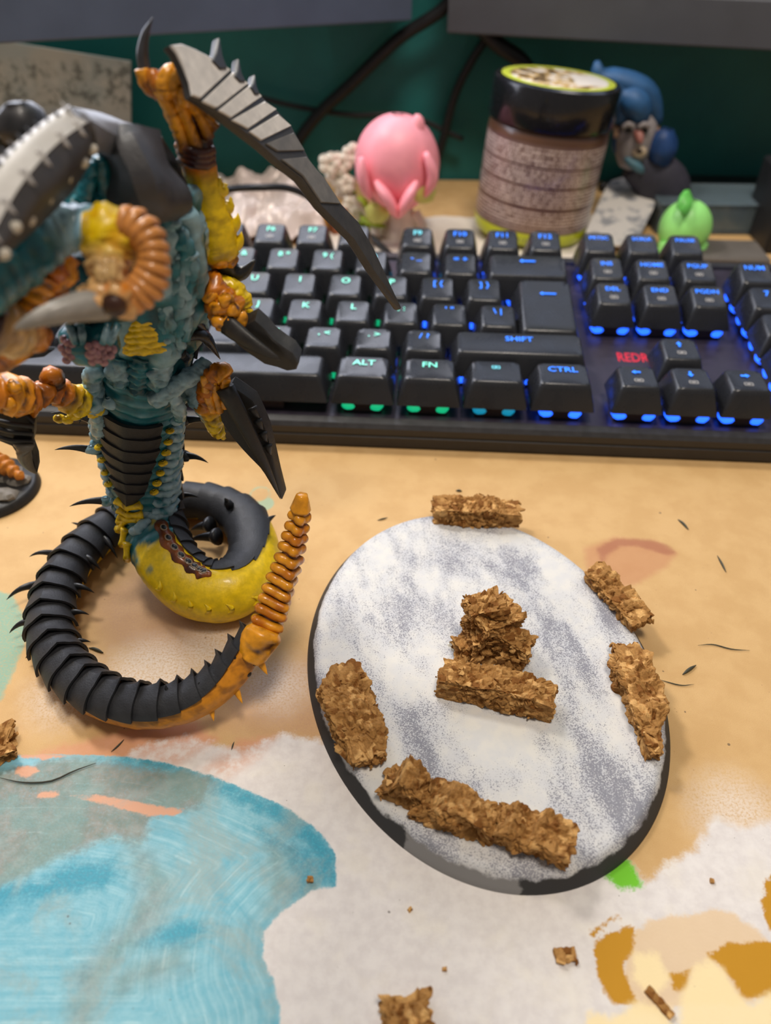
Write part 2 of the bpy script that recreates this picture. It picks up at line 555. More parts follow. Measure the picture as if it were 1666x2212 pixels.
def desk_material():
    t = NT('painted_kraft_desk')
    n1 = t.noise(0.35, 4, .6)
    n2 = t.noise(1.6, 5, .65)
    n3 = t.noise(0.09, 3)
    fine = t.noise(6.0, 4, .7)
    edge = t.math('ADD', t.math('MULTIPLY', t.math('SUBTRACT', n1, .5), 5.0), t.math('MULTIPLY', t.math('SUBTRACT', n2, .5), 3.0))
    def mask(name, w=0.5, amp=1.0, w2=None):
        d = t.math('ADD', t.attr(name), t.math('MULTIPLY', edge, amp))
        return t.step(d, -w, w if w2 is None else w2, 1.0, 0.0)
    def L(c): return tuple(lin(c))
    # bare kraft board: warm tan, fibrous, speckled
    c = t.mix(t.step(n3, .35, .65), L((206, 170, 118)), L((197, 160, 108)))
    c = t.mix(t.step(fine, .35, .68, 0, .45), c, L((176, 134, 82)))
    mp = t.n('ShaderNodeMapping'); mp.inputs['Scale'].default_value = (1.0, 1.0, 1.0)
    t.l(t.pos(), mp.inputs[0])
    sp = t.voro(0.55)
    dots = t.step(t.math('ADD', sp, t.math('MULTIPLY', t.noise(.8, 2), .35)), .17, .22, 1, 0)
    c = t.mix(t.math('MULTIPLY', dots, .55), c, L((120, 86, 52)))
    # soft mauve-brown patches, then the stains
    c = t.mix(t.math('MULTIPLY', mask('p_mauve', 6, .8), t.math('MULTIPLY', n2, .75)), c, L((160, 118, 104)))
    c = t.mix(t.math('MULTIPLY', mask('p_rust', 1.6, .4), .5), c, L((176, 112, 82)))
    c = t.mix(t.math('MULTIPLY', mask('p_rim', 1.0, .35), .5), c, L((140, 70, 60)))
    chalk = t.math('MULTIPLY', mask('p_chalk', 7, 1.0), t.step(n2, .3, .6, .1, .75))
    c = t.mix(chalk, c, L((222, 210, 198)))
    c = t.mix(t.math('MULTIPLY', mask('p_salmon', 1.6, .9), .62), c, L((205, 140, 106)))
    c = t.mix(t.math('MULTIPLY', mask('p_smear', .8, .6), t.step(n2, .25, .6, .35, .8)), c, L((110, 168, 152)))
    c = t.mix(t.math('MULTIPLY', mask('p_ring', .35, .05), .55), c, L((120, 185, 165)))
    # white paint
    white = t.mix(t.step(n1, .3, .7), L((218, 212, 208)), L((207, 200, 197)))
    white = t.mix(t.step(n3, .5, .7, 0, .35), white, L((222, 214, 198)))
    c = t.mix(mask('p_white', 1.3, .8), c, white)
    c = t.mix(t.math('MULTIPLY', mask('p_salmon', 2.0, .9), t.step(n1, .35, .65, .1, .6)), c, L((206, 152, 122)))
    # teal swirls
    dT = t.attr('p_teal')
    br = t.n('ShaderNodeCombineXYZ')
    t.l(t.math('MULTIPLY', dT, 1.1), br.inputs[0]); t.l(t.math('MULTIPLY', n3, 3.0), br.inputs[1])
    brush = t.noise(1.0, 5, .7, 0, br.outputs[0])
    lightb = t.mix(t.step(t.math('ADD', brush, t.math('MULTIPLY', t.math('SUBTRACT', n1, .5), .5)), .25, .8), L((98, 164, 182)), L((142, 188, 198)))
    deep = t.mix(t.step(n2, .35, .65), L((18, 124, 148)), L((54, 152, 174)))
    rimf = t.math('MULTIPLY', mask('p_arc', 2.2, 1.0), t.step(n2, .25, .55, .5, .95))
    patch = t.step(t.noise(.055, 4, .65, 1.0), .52, .68, 0, .5)
    tl = t.mix(patch, lightb, L((52, 146, 170)))
    tl = t.mix(rimf, tl, deep)
    greyc = t.mix(t.step(n1, .3, .7), L((110, 120, 110)), L((138, 134, 124)))
    greyc = t.mix(t.step(n3, .42, .6, 0, .55), greyc, L((110, 146, 140)))
    tl = t.mix(t.math('MULTIPLY', mask('p_grey', 1.6, 1.1), t.step(n2, .2, .55, .55, .96)), tl, greyc)
    tl = t.mix(t.math('MULTIPLY', mask('p_grey2', 4.0, 1.2), t.step(n2, .2, .6, .4, .8)), tl, greyc)
    tl = t.mix(mask('p_orange', .35, .35), tl, L((204, 150, 118)))
    gw = t.math('MULTIPLY', t.step(t.noise(.045, 5, .7, .6), .46, .64, 0, .7), t.step(n2, .25, .6, .5, 1))
    tl = t.mix(gw, tl, L((140, 156, 152)))
    streak = t.step(brush, .60, .72, 0, .35)
    tl = t.mix(t.math('MULTIPLY', streak, .5), tl, L((196, 216, 218)))
    tm = t.math('MULTIPLY', mask('p_teal', .35, .32), t.step(t.math('ADD', t.math('MULTIPLY', dT, -.5), brush), .28, .5))
    c = t.mix(tm, c, tl)
    c = t.mix(mask('p_green', .7, .7), c, L((108, 186, 40)))
    c = t.mix(t.math('MULTIPLY', mask('p_tan', .7, .6), .85), c, L((213, 184, 146)))
    c = t.mix(mask('p_ochre', .4, .6), c, L((182, 130, 22)))
    c = t.mix(t.math('MULTIPLY', mask('p_cream', 1.0, .5), .92), c, L((233, 212, 164)))
    # scattered dust specks over everything
    sv = t.voro(0.23)
    sz = t.noise(.31, 2)
    c = t.mix(t.step(t.math('SUBTRACT', sv, t.math('MULTIPLY', t.step(sz, .5, .8), .10)), .018, .03, .7, 0), c, L((84, 70, 58)))
    t.l(c, t.b.inputs['Base Color'])
    t.l(t.step(mask('p_teal', .35, .32), 0, 1, .72, .38), t.b.inputs['Roughness'])
    t.b.inputs['Specular IOR Level'].default_value = .35
    t.bump(t.math('ADD', t.math('MULTIPLY', fine, .5), t.math('ADD', n2, t.math('MULTIPLY', mask('p_white', .5, 1.3), .5))), .35, .00025)
    return t.m
desk = obj('desk', desk_mb, desk_material(), origin=(0, 0, 0), attrs=attrs, sharp=40)
tag(desk, 'tan kraft-coloured desk top stained with white, teal and ochre paint', 'desk')

def wall_material():
    t = NT('teal_wall')
    n = t.noise(.02, 4)
    c = t.mix(t.step(n, .3, .7), tuple(lin((16, 98, 98))), tuple(lin((22, 112, 110))))
    t.l(c, t.b.inputs['Base Color'])
    t.set(Roughness=.55)
    t.bump(t.noise(.5, 3), .2, .0005)
    return t.m
wb = MB().add(*rbox((0, 545, 400), (2200, 30, 1700), 1))
wall = tag(obj('wall_back', wb, wall_material(), sharp=40), 'teal painted wall behind the desk', None, None, 'structure')

# ================================================================ the oval base with its cork
BX, BY, BYAW, BZ = 25.8, 128.0, 0.21, 4.6
def base_local(px, py, h=BZ):
    p = on(px, py, h)
    return (rotz(-BYAW) @ (p - np.array([BX, BY, 0])))
def build_base():
    seg, rings = 192, 44
    th = np.linspace(0, 2 * np.pi, seg, endpoint=False)
    prof = [(0, 0), (.1, .5), (.7, 1.4), (1.3, 2.3), (1.85, 3.1), (2.25, 3.7), (2.7, 4.2), (3.3, 4.5), (4.2, 4.6)]
    V = []
    for o_, z_ in prof:
        V.append(np.stack([(46 - o_) * np.cos(th), (60 - o_) * np.sin(th), z_ + 0 * th], -1))
    for k in range(1, rings):
        t = 1 - k / rings
        V.append(np.stack([(46 - 4.2) * t * np.cos(th), (60 - 4.2) * t * np.sin(th), BZ + 0 * th], -1))
    V = np.vstack(V)
    n = len(prof) + rings - 1
    F = grid_faces(n, seg, True)
    V = np.vstack([V, [0, 0, BZ]])
    for j in range(seg):
        F.append(((n - 1) * seg + j, (n - 1) * seg + (j + 1) % seg, n * seg))
    F.append(tuple(range(seg))[::-1])
    P = V[:, :2]
    dens = .56 + .34 * fbm(np.stack([P[:, 0] * .16, P[:, 1] * .07, 0 * P[:, 0]], -1), 1.0, 3, 3) + .22 * fbm(np.stack([P[:, 0] * .5, P[:, 1] * .22, 0 * P[:, 0]], -1), 1.0, 8, 2)
    for (px, py, rx, ry, a) in [(900, 1330, 5, 8, .5), (1000, 1215, 9, 6, .5), (1110, 1240, 9, 6, .35), (1180, 1330, 3.5, 9, .5), (1240, 1400, 4, 9, .5), (880, 1560, 3.5, 12, .5), (930, 1640, 2.2, 7, .6),
                                (1270, 1640, 4, 12, .6), (1330, 1730, 6, 5, .45), (1400, 1780, 4, 6, .3), (1010, 1690, 8, 4, .3), (740, 1330, 4, 9, .3), (1150, 1560, 4, 10, .3), (1320, 1330, 4, 10, .6), (960, 1420, 3, 8, .3),
                                (1070, 1590, 12, 6, -.55), (870, 1480, 5, 8, -.4), (1100, 1160, 8, 3, -.4), (800, 1750, 9, 6, -.5), (1200, 1250, 3, 10, -.3), (1030, 1530, 8, 6, -.4), (1100, 1840, 14, 4, .1)]:
        c = base_local(px, py)[:2]
        dens += a * np.exp(-(((P - c) / np.array([rx, ry])) ** 2).sum(1))
    rr = np.sqrt((P[:, 0] / 46) ** 2 + (P[:, 1] / 60) ** 2)
    dens += .35 * sm(.88, .95, rr)
    ang = np.arctan2(P[:, 1] / 60, P[:, 0] / 46)
    def aof(px, py):
        q = base_local(px, py, 1.5)
        return math.atan2(q[1] / 60, q[0] / 46)
    a0, a1 = aof(868, 1835), aof(1125, 1925)
    mid, half = (a0 + a1) / 2, abs(a1 - a0) / 2
    ad = (np.abs((ang - mid + np.pi) % (2 * np.pi) - np.pi) - half) * 52
    mb = MB().add(V, F)
    mb.xf(rotz(BYAW), (BX, BY, 0))
    t = NT('sprayed_base')
    spk = t.noise(2.9, 2, .8)
    spk2 = t.noise(1.2, 3, .6)
    big = t.noise(.25, 3)
    dn = t.math('ADD', t.attr('dens'), t.math('MULTIPLY', t.math('SUBTRACT', spk2, .5), .5))
    th_ = t.math('SUBTRACT', .76, t.math('MULTIPLY', dn, .26))
    grain = t.step(t.math('SUBTRACT', spk, th_), -.035, .04)
    L = lambda c: tuple(lin(c))
    wh = t.mix(t.step(big, .35, .65), L((200, 199, 198)), L((208, 205, 199)))
    wh = t.mix(t.step(t.attr('dens'), .25, 1.1, 0, .55), wh, L((176, 178, 186)))
    top = t.mix(t.math('MULTIPLY', grain, .80), wh, L((104, 104, 116)))
    sidec = t.mix(t.step(t.math('ADD', t.attr('darkarc'), t.math('MULTIPLY', t.math('SUBTRACT', t.noise(.5, 3), .5), 3)), -.4, .4), L((124, 122, 121)), L((42, 41, 41)))
    sm_ = t.step(t.math('ADD', t.attr('side'), t.math('MULTIPLY', t.math('SUBTRACT', t.noise(.22, 3), .5), .8)), .18, .36)
    t.l(t.mix(sm_, top, sidec), t.b.inputs['Base Color'])
    t.set(Roughness=.62)
    t.bump(t.math('ADD', spk, t.math('MULTIPLY', big, 1.0)), .18, .00012)
    side = np.where(rr > .90, (BZ - V[:, 2]) / BZ, 0)
    o = obj('oval_model_base', mb, t.m, sharp=50, origin=(BX, BY, 0), attrs={'dens': dens, 'side': side, 'darkarc': ad})
    return tag(o, 'large oval model base sprayed patchy white and grey with dark rim', 'model base')
base = build_base()
# clear glue bead by the middle cork
gm = MB()
for (px, py, r) in [(985, 1400, 1.5), (997, 1410, 1.5), (1008, 1420, 1.4), (1014, 1432, 1.2), (974, 1392, 1.0)]:
    gm.add(*ball(on(px, py, BZ + .05), (r, r * .9, .55), 14, 8, .1, 1.0, px))
obj('glue_bead', gm, basic('clear_glue', (214, 208, 190), .08, 0, trans=.6, alpha=.75), base)

def cork_material():
    t = NT('cork')
    c = t.attr('Col', 'Color')
    n = t.noise(2.2, 4, .6)
    mul = t.n('ShaderNodeVectorMath', operation='SCALE')
    t.l(c, mul.inputs[0]); t.l(t.step(n, .25, .75, .78, 1.2), mul.inputs['Scale'])
    dk = t.step(t.noise(1.1, 3), .66, .72, 0, .5)
    t.l(t.mix(dk, mul.outputs[0], tuple(lin((92, 56, 26)))), t.b.inputs['Base Color'])
    t.set(Roughness=.85)
    t.b.inputs['Specular IOR Level'].default_value = .2
    t.bump(t.noise(5, 4), .4, .00015)
    return t.m
CORK = cork_material()
CORK_A, CORK_B, CORK_C = lin((172, 128, 74)), lin((142, 100, 52)), lin((198, 154, 96))
def cork_block(dims, seed, step=.42, cell=1.25, top=None, rough=1.0, ero=1.0, plan=None):
    """granular broken cork block, centred in plan, bottom at z=0"""
    r_ = np.random.default_rng(seed)
    L, W, H = dims
    nx, ny, nz = [max(4, int(round(d / step))) for d in dims]
    V = []; F = []; off = 0; key = {}
    def vid(i, j, k):
        q = (i, j, k)
        if q not in key:
            key[q] = len(V)
            V.append(((i / nx - .5) * L, (j / ny - .5) * W, (k / nz) * H))
        return key[q]
    for k in (0, nz):
        for i in range(nx):
            for j in range(ny):
                f = (vid(i, j, k), vid(i + 1, j, k), vid(i + 1, j + 1, k), vid(i, j + 1, k))
                F.append(f if k else f[::-1])
    for j in (0, ny):
        for i in range(nx):
            for k in range(nz):
                f = (vid(i, j, k), vid(i + 1, j, k), vid(i + 1, j, k + 1), vid(i, j, k + 1))
                F.append(f if j == 0 else f[::-1])
    for i in (0, nx):
        for j in range(ny):
            for k in range(nz):
                f = (vid(i, j, k), vid(i, j + 1, k), vid(i, j + 1, k + 1), vid(i, j, k + 1))
                F.append(f if i else f[::-1])
    V = np.array(V)
    c0 = np.array([0, 0, H / 2])
    inner = np.array([L / 2, W / 2, H / 2]) * .55
    D = norm((V - c0) - np.clip(V - c0, -inner, inner))
    off3 = np.array([seed * 7.1, seed * 3.3, seed * 1.7])
    Q = V + off3
    u = V[:, 0] / L * 2
    V = V.copy()
    # silhouette: broken ends and uneven crest
    if top is not None:
        tx, tv = np.linspace(-1, 1, len(top)), np.array(top)
        V[:, 2] *= np.interp(u, tx, tv)
    if plan is not None:
        px_, pa, pb = np.linspace(-1, 1, len(plan)), np.array([p[0] for p in plan]), np.array([p[1] for p in plan])
        w = V[:, 1] / W + .5
        V[:, 1] = (np.interp(u, px_, pa) * (1 - w) + np.interp(u, px_, pb) * w) * W / 2
    big = fbm(Q, 1 / 7.0, seed, 2) * 1.5 * ero + fbm(Q, 1 / 2.6, seed + 5, 2) * .75 * ero
    # granules
    M = int(L * W * H / cell ** 3 * 1.1) + 30
    M = min(M, 3800)
    lo, hi = V.min(0) - 1, V.max(0) + 1
    pts = r_.uniform(lo, hi, (M, 3))
    tilt = r_.normal(0, .32, (M, 3))
    offs = r_.normal(0, .24, M)
    cc = r_.uniform(0, 1, (M, 1))
    cols = CORK_B * (1 - cc) + CORK_A * cc
    hl = r_.uniform(0, 1, M) > .82
    cols[hl] = CORK_C
    lo_ = r_.uniform(0, 1, M) > .86
    cols[lo_] = lin((122, 78, 34))
    C = np.zeros_like(V)
    d_ = np.zeros(len(V))
    st = np.array([1, 1, 1.25])
    for a in range(0, len(V), 1500):
        q = V[a:a + 1500]
        dd = (((q[:, None] - pts[None]) * st) ** 2).sum(-1)
        i1 = dd.argmin(1)
        f1 = np.sqrt(dd[np.arange(len(q)), i1])
        dd[np.arange(len(q)), i1] = 1e9
        f2 = np.sqrt(dd.min(1))
        d_[a:a + 1500] = offs[i1] + ((q - pts[i1]) * tilt[i1]).sum(1) * .8 - .5 * (1 - sm(0, .35, f2 - f1))
        C[a:a + 1500] = cols[i1]
    foot = sm(0, .6, V[:, 2] / max(H * .25, 1))
    V = V + D * ((big * (.35 + .65 * foot) + d_ * rough * 1.0)[:, None])
    V[:, 2] = np.maximum(V[:, 2], 0)
    mb = MB().add(V, F, C)
    # loose angular flakes standing proud
    nf = int((L * W + L * H) / 7)
    tops = r_.choice(len(V), nf)
    for i in tops:
        if V[i, 2] < .5: continue
        nrm = norm(D[i] + r_.normal(0, .32, 3))
        a = norm(np.cross(nrm, r_.normal(0, 1, 3)))
        b = np.cross(nrm, a)
        k = r_.integers(4, 7)
        an = np.sort(r_.uniform(0, 2 * np.pi, k))
        ra = r_.uniform(.5, 1.15, k)
        pl = V[i] + (np.cos(an) * ra)[:, None] * a + (np.sin(an) * ra * .8)[:, None] * b
        if np.ptp(an) < 3.4: continue
        Vp, Fp, _ = prism(pl - nrm * .1, nrm, r_.uniform(.25, .5), .06)
        Vp[:, 2] = np.maximum(Vp[:, 2], 0)
        mb.add(Vp, Fp, cols[r_.integers(0, M)])
    return mb
def place_cork(name, label, px, py, dims, yaw, seed, z=BZ, tilt=(0, 0), group='cork chunks on the oval base', **kw):
    mb = cork_block(dims, seed, **kw)
    M = rotz(math.radians(yaw)) @ roty(math.radians(tilt[0])) @ rotx(math.radians(tilt[1]))
    mb.xf(M)
    zmin = np.vstack(mb.v)[:, 2].min()
    p = on(px, py, z)
    mb.xf(None, (p[0], p[1], z - zmin - .02))
    o = obj(name, mb, CORK, smooth=False)
    return tag(o, label, 'cork', group)
place_cork('cork_slab', 'long straight cork slab at the centre of the oval base', 1070, 1508, (28.5, 7.5, 8.4), -15, 11, top=[.78, .92, .85, 1.02, .95, .9, .72], ero=.5)
rock = MB()
for dims, (ox, oy, oz), (rz, ry, rx), sd_ in [((13, 10, 9), (0, 1, 0), (10, 0, 0), 22), ((13, 9.5, 8), (-.8, 2.5, 6.0), (30, 8, 6), 23), ((9, 7.5, 5), (-2.2, 3.2, 11.8), (12, -8, 0), 24), ((10, 7, 6.5), (4.0, -1.2, 3.5), (-28, 18, 0), 25), ((6, 5, 5), (-6.8, -1.0, 1.0), (20, 0, 0), 26), ((6.5, 5, 5.5), (5.0, -4.0, 0), (-15, 0, 0), 27), ((5.5, 4, 4), (3.0, 2.0, 9.0), (50, 10, 0), 28)]:
    q = cork_block(dims, sd_, ero=.75)
    q.xf(rotz(math.radians(rz)) @ roty(math.radians(ry)) @ rotx(math.radians(rx)), (ox, oy, oz))
    for v_, c_ in zip(q.v, q.c):
        pass
    rock.add(np.vstack(q.v), q.f, np.vstack(q.c))
p_ = on(1058, 1410, BZ)
for k in range(len(rock.v)): rock.v[k][:, 2] = np.maximum(rock.v[k][:, 2], 0)
rock.xf(None, (p_[0], p_[1], BZ - .02))
tag(obj('cork_rock', rock, CORK, smooth=False), 'tall craggy cork lump glued at the centre, behind the straight slab', 'cork', 'cork chunks on the oval base')
place_cork('cork_slab', 'flat cork slab overhanging the far edge of the oval base', 1028, 1120, (27, 7.5, 6.2), -3, 33, ero=.5, top=[.9, 1, .95, 1.05, .9, .85])
place_cork('cork_strip', 'thin split cork strip on the upper right rim of the oval base', 1332, 1302, (22, 7.0, 4.4), -65, 44, ero=.6, top=[.9, 1.1, .8, 1, .9, .8], tilt=(0, 12))
place_cork('cork_slab', 'long split cork piece along the right rim of the oval base', 1382, 1520, (32, 9.5, 6.2), -86, 55, ero=.9, top=[.7, .95, 1.05, .85, 1.0, .75, .6], plan=[(-.5, .7), (-.9, 1), (-1, 1), (-.95, 1), (-1, .85), (-.9, .1), (-.8, -.1)])
place_cork('cork_slab', 'broad rough cork piece near the left rim of the oval base', 763, 1553, (26.5, 12.5, 6.2), -74, 66, ero=.9, top=[.75, .9, 1, 1, .95, .7], plan=[(-.5, .6), (-1, .95), (-.95, 1), (-.9, 1), (-.85, .9), (-.5, .6)])
place_cork('cork_chunk', 'small cork lump at the left end of the front row on the base', 874, 1712, (9.0, 6.5, 8.6), -22, 77, ero=.55, top=[.25, .6, 1.2, 1.15, .7])
place_cork('cork_chunk', 'arched middle cork piece of the front row on the base', 986, 1768, (18.5, 7.5, 8.4), -21, 88, ero=.75, top=[.3, .7, 1.05, 1.05, .9, .55])
place_cork('cork_chunk', 'ragged cork piece at the right end of the front row on the base', 1148, 1817, (16, 7.5, 7.4), -21, 99, ero=.8, top=[.6, 1.05, .75, 1.0, .9, .75])
place_cork('cork_scrap', 'small cork scrap on the tan desk at the left edge, near the teal paint', -2, 1625, (9, 9, 4), 30, 111, z=0, group='cork scraps on the desk', ero=1.0)
place_cork('cork_scrap', 'cork scrap on the white paint at the bottom edge of the picture', 878, 2212, (10, 9, 4.5), 10, 122, z=0, group='cork scraps on the desk', ero=1.1)
place_cork('cork_flake', 'tiny flat cork flake on the white paint beside the ochre patch', 1220, 2065, (4.2, 2.6, 1.0), 3, 133, z=0, group='cork scraps on the desk', ero=.12, rough=.35, step=.25)
place_cork('cork_flake', 'thin brown cork splinter on the cream paint at lower right', 1424, 2168, (6.0, 1.6, .9), -52, 144, z=0, group='cork scraps on the desk', ero=.1, rough=.3, step=.25)
place_cork('cork_crumb', 'tiny brown crumb on the right end of the teal paint', 671, 1902, (1.3, 1.2, 1.0), 0, 155, z=0, group='cork scraps on the desk', ero=.1, rough=.3, step=.2)
for k, (px, py, lab) in enumerate([(960, 2094, 'tiny tan crumb on the white paint below the oval base'), (886, 1966, 'tiny grey crumb on white paint just below the base rim'), (1538, 1904, 'tiny dark green crumb on white paint at the right edge')]):
    place_cork('paint_crumb', lab, px, py, (1.1, .9, .6), 40 * k, 160 + k, z=0, group='crumbs on the white paint', ero=.1, rough=.2, step=.2)

# dark plastic shavings lying about
SHAV = basic('dark_shaving', (66, 66, 54), .6, .2, 1.5)
def shaving(pts, w, label):
    P = spline([on(x, y, .35) for x, y in pts], 12)
    t = np.linspace(0, 1, 12)
    mb = MB().add(*tube(P, w * (np.sin(np.pi * np.clip(t, .04, .96)) ** .7), 6, squash=.6))
    tag(obj('plastic_shaving', mb, SHAV), label, 'shaving', 'dark plastic shavings on the desk')
shaving([(1465, 1122), (1476, 1131), (1488, 1144)], .55, 'dark curled shaving on tan desk above the dark red ring stain')
shaving([(1550, 1200), (1560, 1218), (1569, 1236)], .45, 'thin dark shaving right of the dark red ring stain')
shaving([(1475, 1457), (1490, 1446), (1504, 1437)], .7, 'leaf-shaped dark green shaving right of the long right cork')
shaving([(1508, 1394), (1540, 1392), (1580, 1402), (1620, 1405)], .22, 'long hair-thin brown fibre on tan desk at right')
shaving([(240, 1624), (256, 1610), (268, 1597)], .3, 'short dark sliver on pink stain below the tail')
shaving([(500, 1620), (503, 1610), (506, 1602)], .3, 'short dark sliver on white paint left of the base')
shaving([(0, 1680), (50, 1690), (110, 1687), (160, 1665), (208, 1648)], .3, 'long thin dark fibre lying across the teal paint')
shaving([(815, 1124), (826, 1121), (838, 1118)], .3, 'short dark sliver just left of the far cork slab')
shaving([(1424, 1468), (1470, 1480), (1500, 1478)], .2, 'thin pale fibre near the right rim of the base')
shaving([(985, 1060), (992, 1060), (998, 1061)], .55, 'black speck on tan desk behind the far cork slab')
shaving([(192, 1400), (204, 1402), (223, 1410)], .7, 'thin dark curved mark on the desk inside the coiled tail')  # narrow dark strip inside the coil, drawn with the shaving tube

# ================================================================ monitors
def monitor(pA, pB, chin, label, scr_mat, body_mat, extend_a, extend_b, height=300, post=0):
    """pA, pB: bottom front corners (left, right) of the chin"""
    d = norm(pB - pA)
    A = pA - d * extend_a
    B = pB + d * extend_b
    Wd = np.linalg.norm(B - A)
    ang = math.atan2(d[1], d[0])
    M = rotz(ang)
    root = thing('monitor', ((A + B) / 2)[:2].tolist() + [0.0], label, 'monitor')
    c = (A + B) / 2
    nrm = M @ np.array([0, 1.0, 0])
    up = np.array([0, 0, 1.0])
    def box(name, lx, lz, sx, sz, y0, y1, mat, bev=.8, par=root):
        cc = c + d * lx + up * lz + nrm * ((y0 + y1) / 2)
        return obj(name, MB().add(*rbox(cc, (sx, y1 - y0, sz), bev, M)), mat, par, sharp=40)
    box('chin', 0, chin / 2, Wd, chin, 0, 14, body_mat)
    box('back_shell', 0, height / 2 + 2, Wd - 4, height, 14.2, 44, body_mat, 3)
    for s in (-1, 1):
        box('side_bezel', s * (Wd / 2 - 4), chin + (height - chin) / 2, 8, height - chin, .2, 14, body_mat)
    box('top_bezel', 0, height - 4, Wd - 16, 8, .2, 14, body_mat)
    box('screen', 0, chin + (height - chin - 8) / 2, Wd - 16.5, height - chin - 8.5, 4, 13.9, scr_mat, .3)
    sp = c + d * post + nrm * 60
    obj('stand_post', MB().add(*rbox((sp[0], min(sp[1], 521), (c[2] + 160) / 2), (46, 7, c[2] + 160), 2)), body_mat, root)
    return root
def screen_mat(name, c1, c2, dark, strength, z0):
    t = NT(name)
    n = t.noise(.02, 2)
    colr = t.mix(t.step(n, .45, .55), tuple(lin(c1)), tuple(lin(c2)))
    sepz = t.n('ShaderNodeSeparateXYZ'); t.l(t.pos(), sepz.inputs[0])
    c = t.mix(t.step(sepz.outputs[2], z0, z0 + .5), tuple(lin(dark)), colr)
    t.set(Base_Color=(.01, .01, .012), Roughness=.2)
    t.l(c, t.b.inputs['Emission Color'])
    t.b.inputs['Emission Strength'].default_value = strength
    return t.m
MON1 = basic('blue_grey_bezel', (84, 95, 118), .45, .06, .05)
MON2 = basic('charcoal_bezel', (74, 75, 80), .45, .06, .05)
zl = at(890, 45, 502)[2]
zr_ = at(965, 72, 500)[2]
monitor(on(0, 95, zl), at(890, 45, 502), 24, 'blue-grey monitor above the desk at left, behind the monster figure', screen_mat('bright_screen', (232, 234, 246), (196, 204, 226), (24, 34, 40), 8.5, 22), MON1, 250, 0, post=-130)
mon2 = monitor(at(965, 72, 500), on(1666, 110, zr_), 22, 'charcoal monitor above the desk at right, over the dark-lidded jar', screen_mat('dim_screen', (150, 160, 180), (60, 70, 90), (22, 26, 34), 4.0, 24), MON2, 0, 260, post=60)

# ================================================================ keyboard
UN = 19.05
KYAW, KTILT = -0.0500, 0.074
kc = np.array([17.9, 243.4])
kf = kc + (rotz(KYAW) @ np.array([0, -18.0, 0]))[:2]
kb = thing('keyboard', (kf[0], kf[1], .15), 'black mechanical keyboard glowing teal and blue between its keys', 'keyboard')
kb.rotation_euler = (rotx(0) is None, 0, 0) if False else (KTILT, 0, KYAW)
def kpart(name, me, mat, parent, loc=(0, 0, 0), rx=0.0):
    if not me.materials:
        me.materials.append(mat)
    o = bpy.data.objects.new(name, me)
    col.objects.link(o)
    o.parent = parent
    o.location = Vector(loc) * S
    o.rotation_euler = (rx, 0, 0)
    return o
CASE = basic('keyboard_case', (46, 45, 47), .42, .12, .3, .1, 2)
PLATE = basic('keyboard_plate', (60, 54, 66), .38, .15, .3, metal=.35)
CAPM = basic('keycap_plastic', (38, 39, 43), .29, .05, .12, .02, 2.0)
x0, x1 = -12 * UN - 7, 11.0 * UN
def extrude_x(prof, xa, xb):
    P = np.array(prof, float)
    n = len(P)
    V = np.vstack([np.column_stack([np.full(n, xa), P]), np.column_stack([np.full(n, xb), P])])
    F = [(i, (i + 1) % n, n + (i + 1) % n, n + i)[::-1] for i in range(n)]
    F += [tuple(range(n)), tuple(range(n, 2 * n))[::-1]]
    F = [f[::-1] for f in F]
    return V, F, None
dep = 18 + 5.25 * UN + 13
case = MB().add(*extrude_x([(0.6, 0), (0, .8), (0, 5.0), (.5, 5.4), (.5, 6.0), (0, 6.4), (0, 8.8), (1.2, 10.2), (4.2, 10.6), (4.8, 9.0), (dep - 5, 9.0), (dep - 4.5, 10.6), (dep, 10.6), (dep, 0)], x0, x1))
kpart('case', mesh_of('case', case, 30), CASE, kb)
pl = MB().add(*rbox(((x0 + x1) / 2, dep / 2, 9.1), (x1 - x0 - 10, dep - 11, .8), .2))
kpart('plate', mesh_of('plate', pl, 30), PLATE, kb)
HT = {0: 9.2, 1: 9.0, 2: 9.1, 3: 9.8, 4: 11.0, 5.25: 11.0}
TL = {0: math.radians(-2), 1: math.radians(1), 2: math.radians(6), 3: math.radians(9), 4: math.radians(11), 5.25: math.radians(11)}
CAPZ = 14.6
_cap = {}
def rring(hx, hy, r, cx, cy, zf):
    pts = []
    for (sx, sy, a0) in ((1, 1, 0), (-1, 1, 90), (-1, -1, 180), (1, -1, 270)):
        for k in range(4):
            a = math.radians(a0 + 30 * k)
            x = cx + sx * (hx - r) + r * math.cos(a)
            y = cy + sy * (hy - r) + r * math.sin(a)
            pts.append((x, y, zf(x, y)))
    return pts
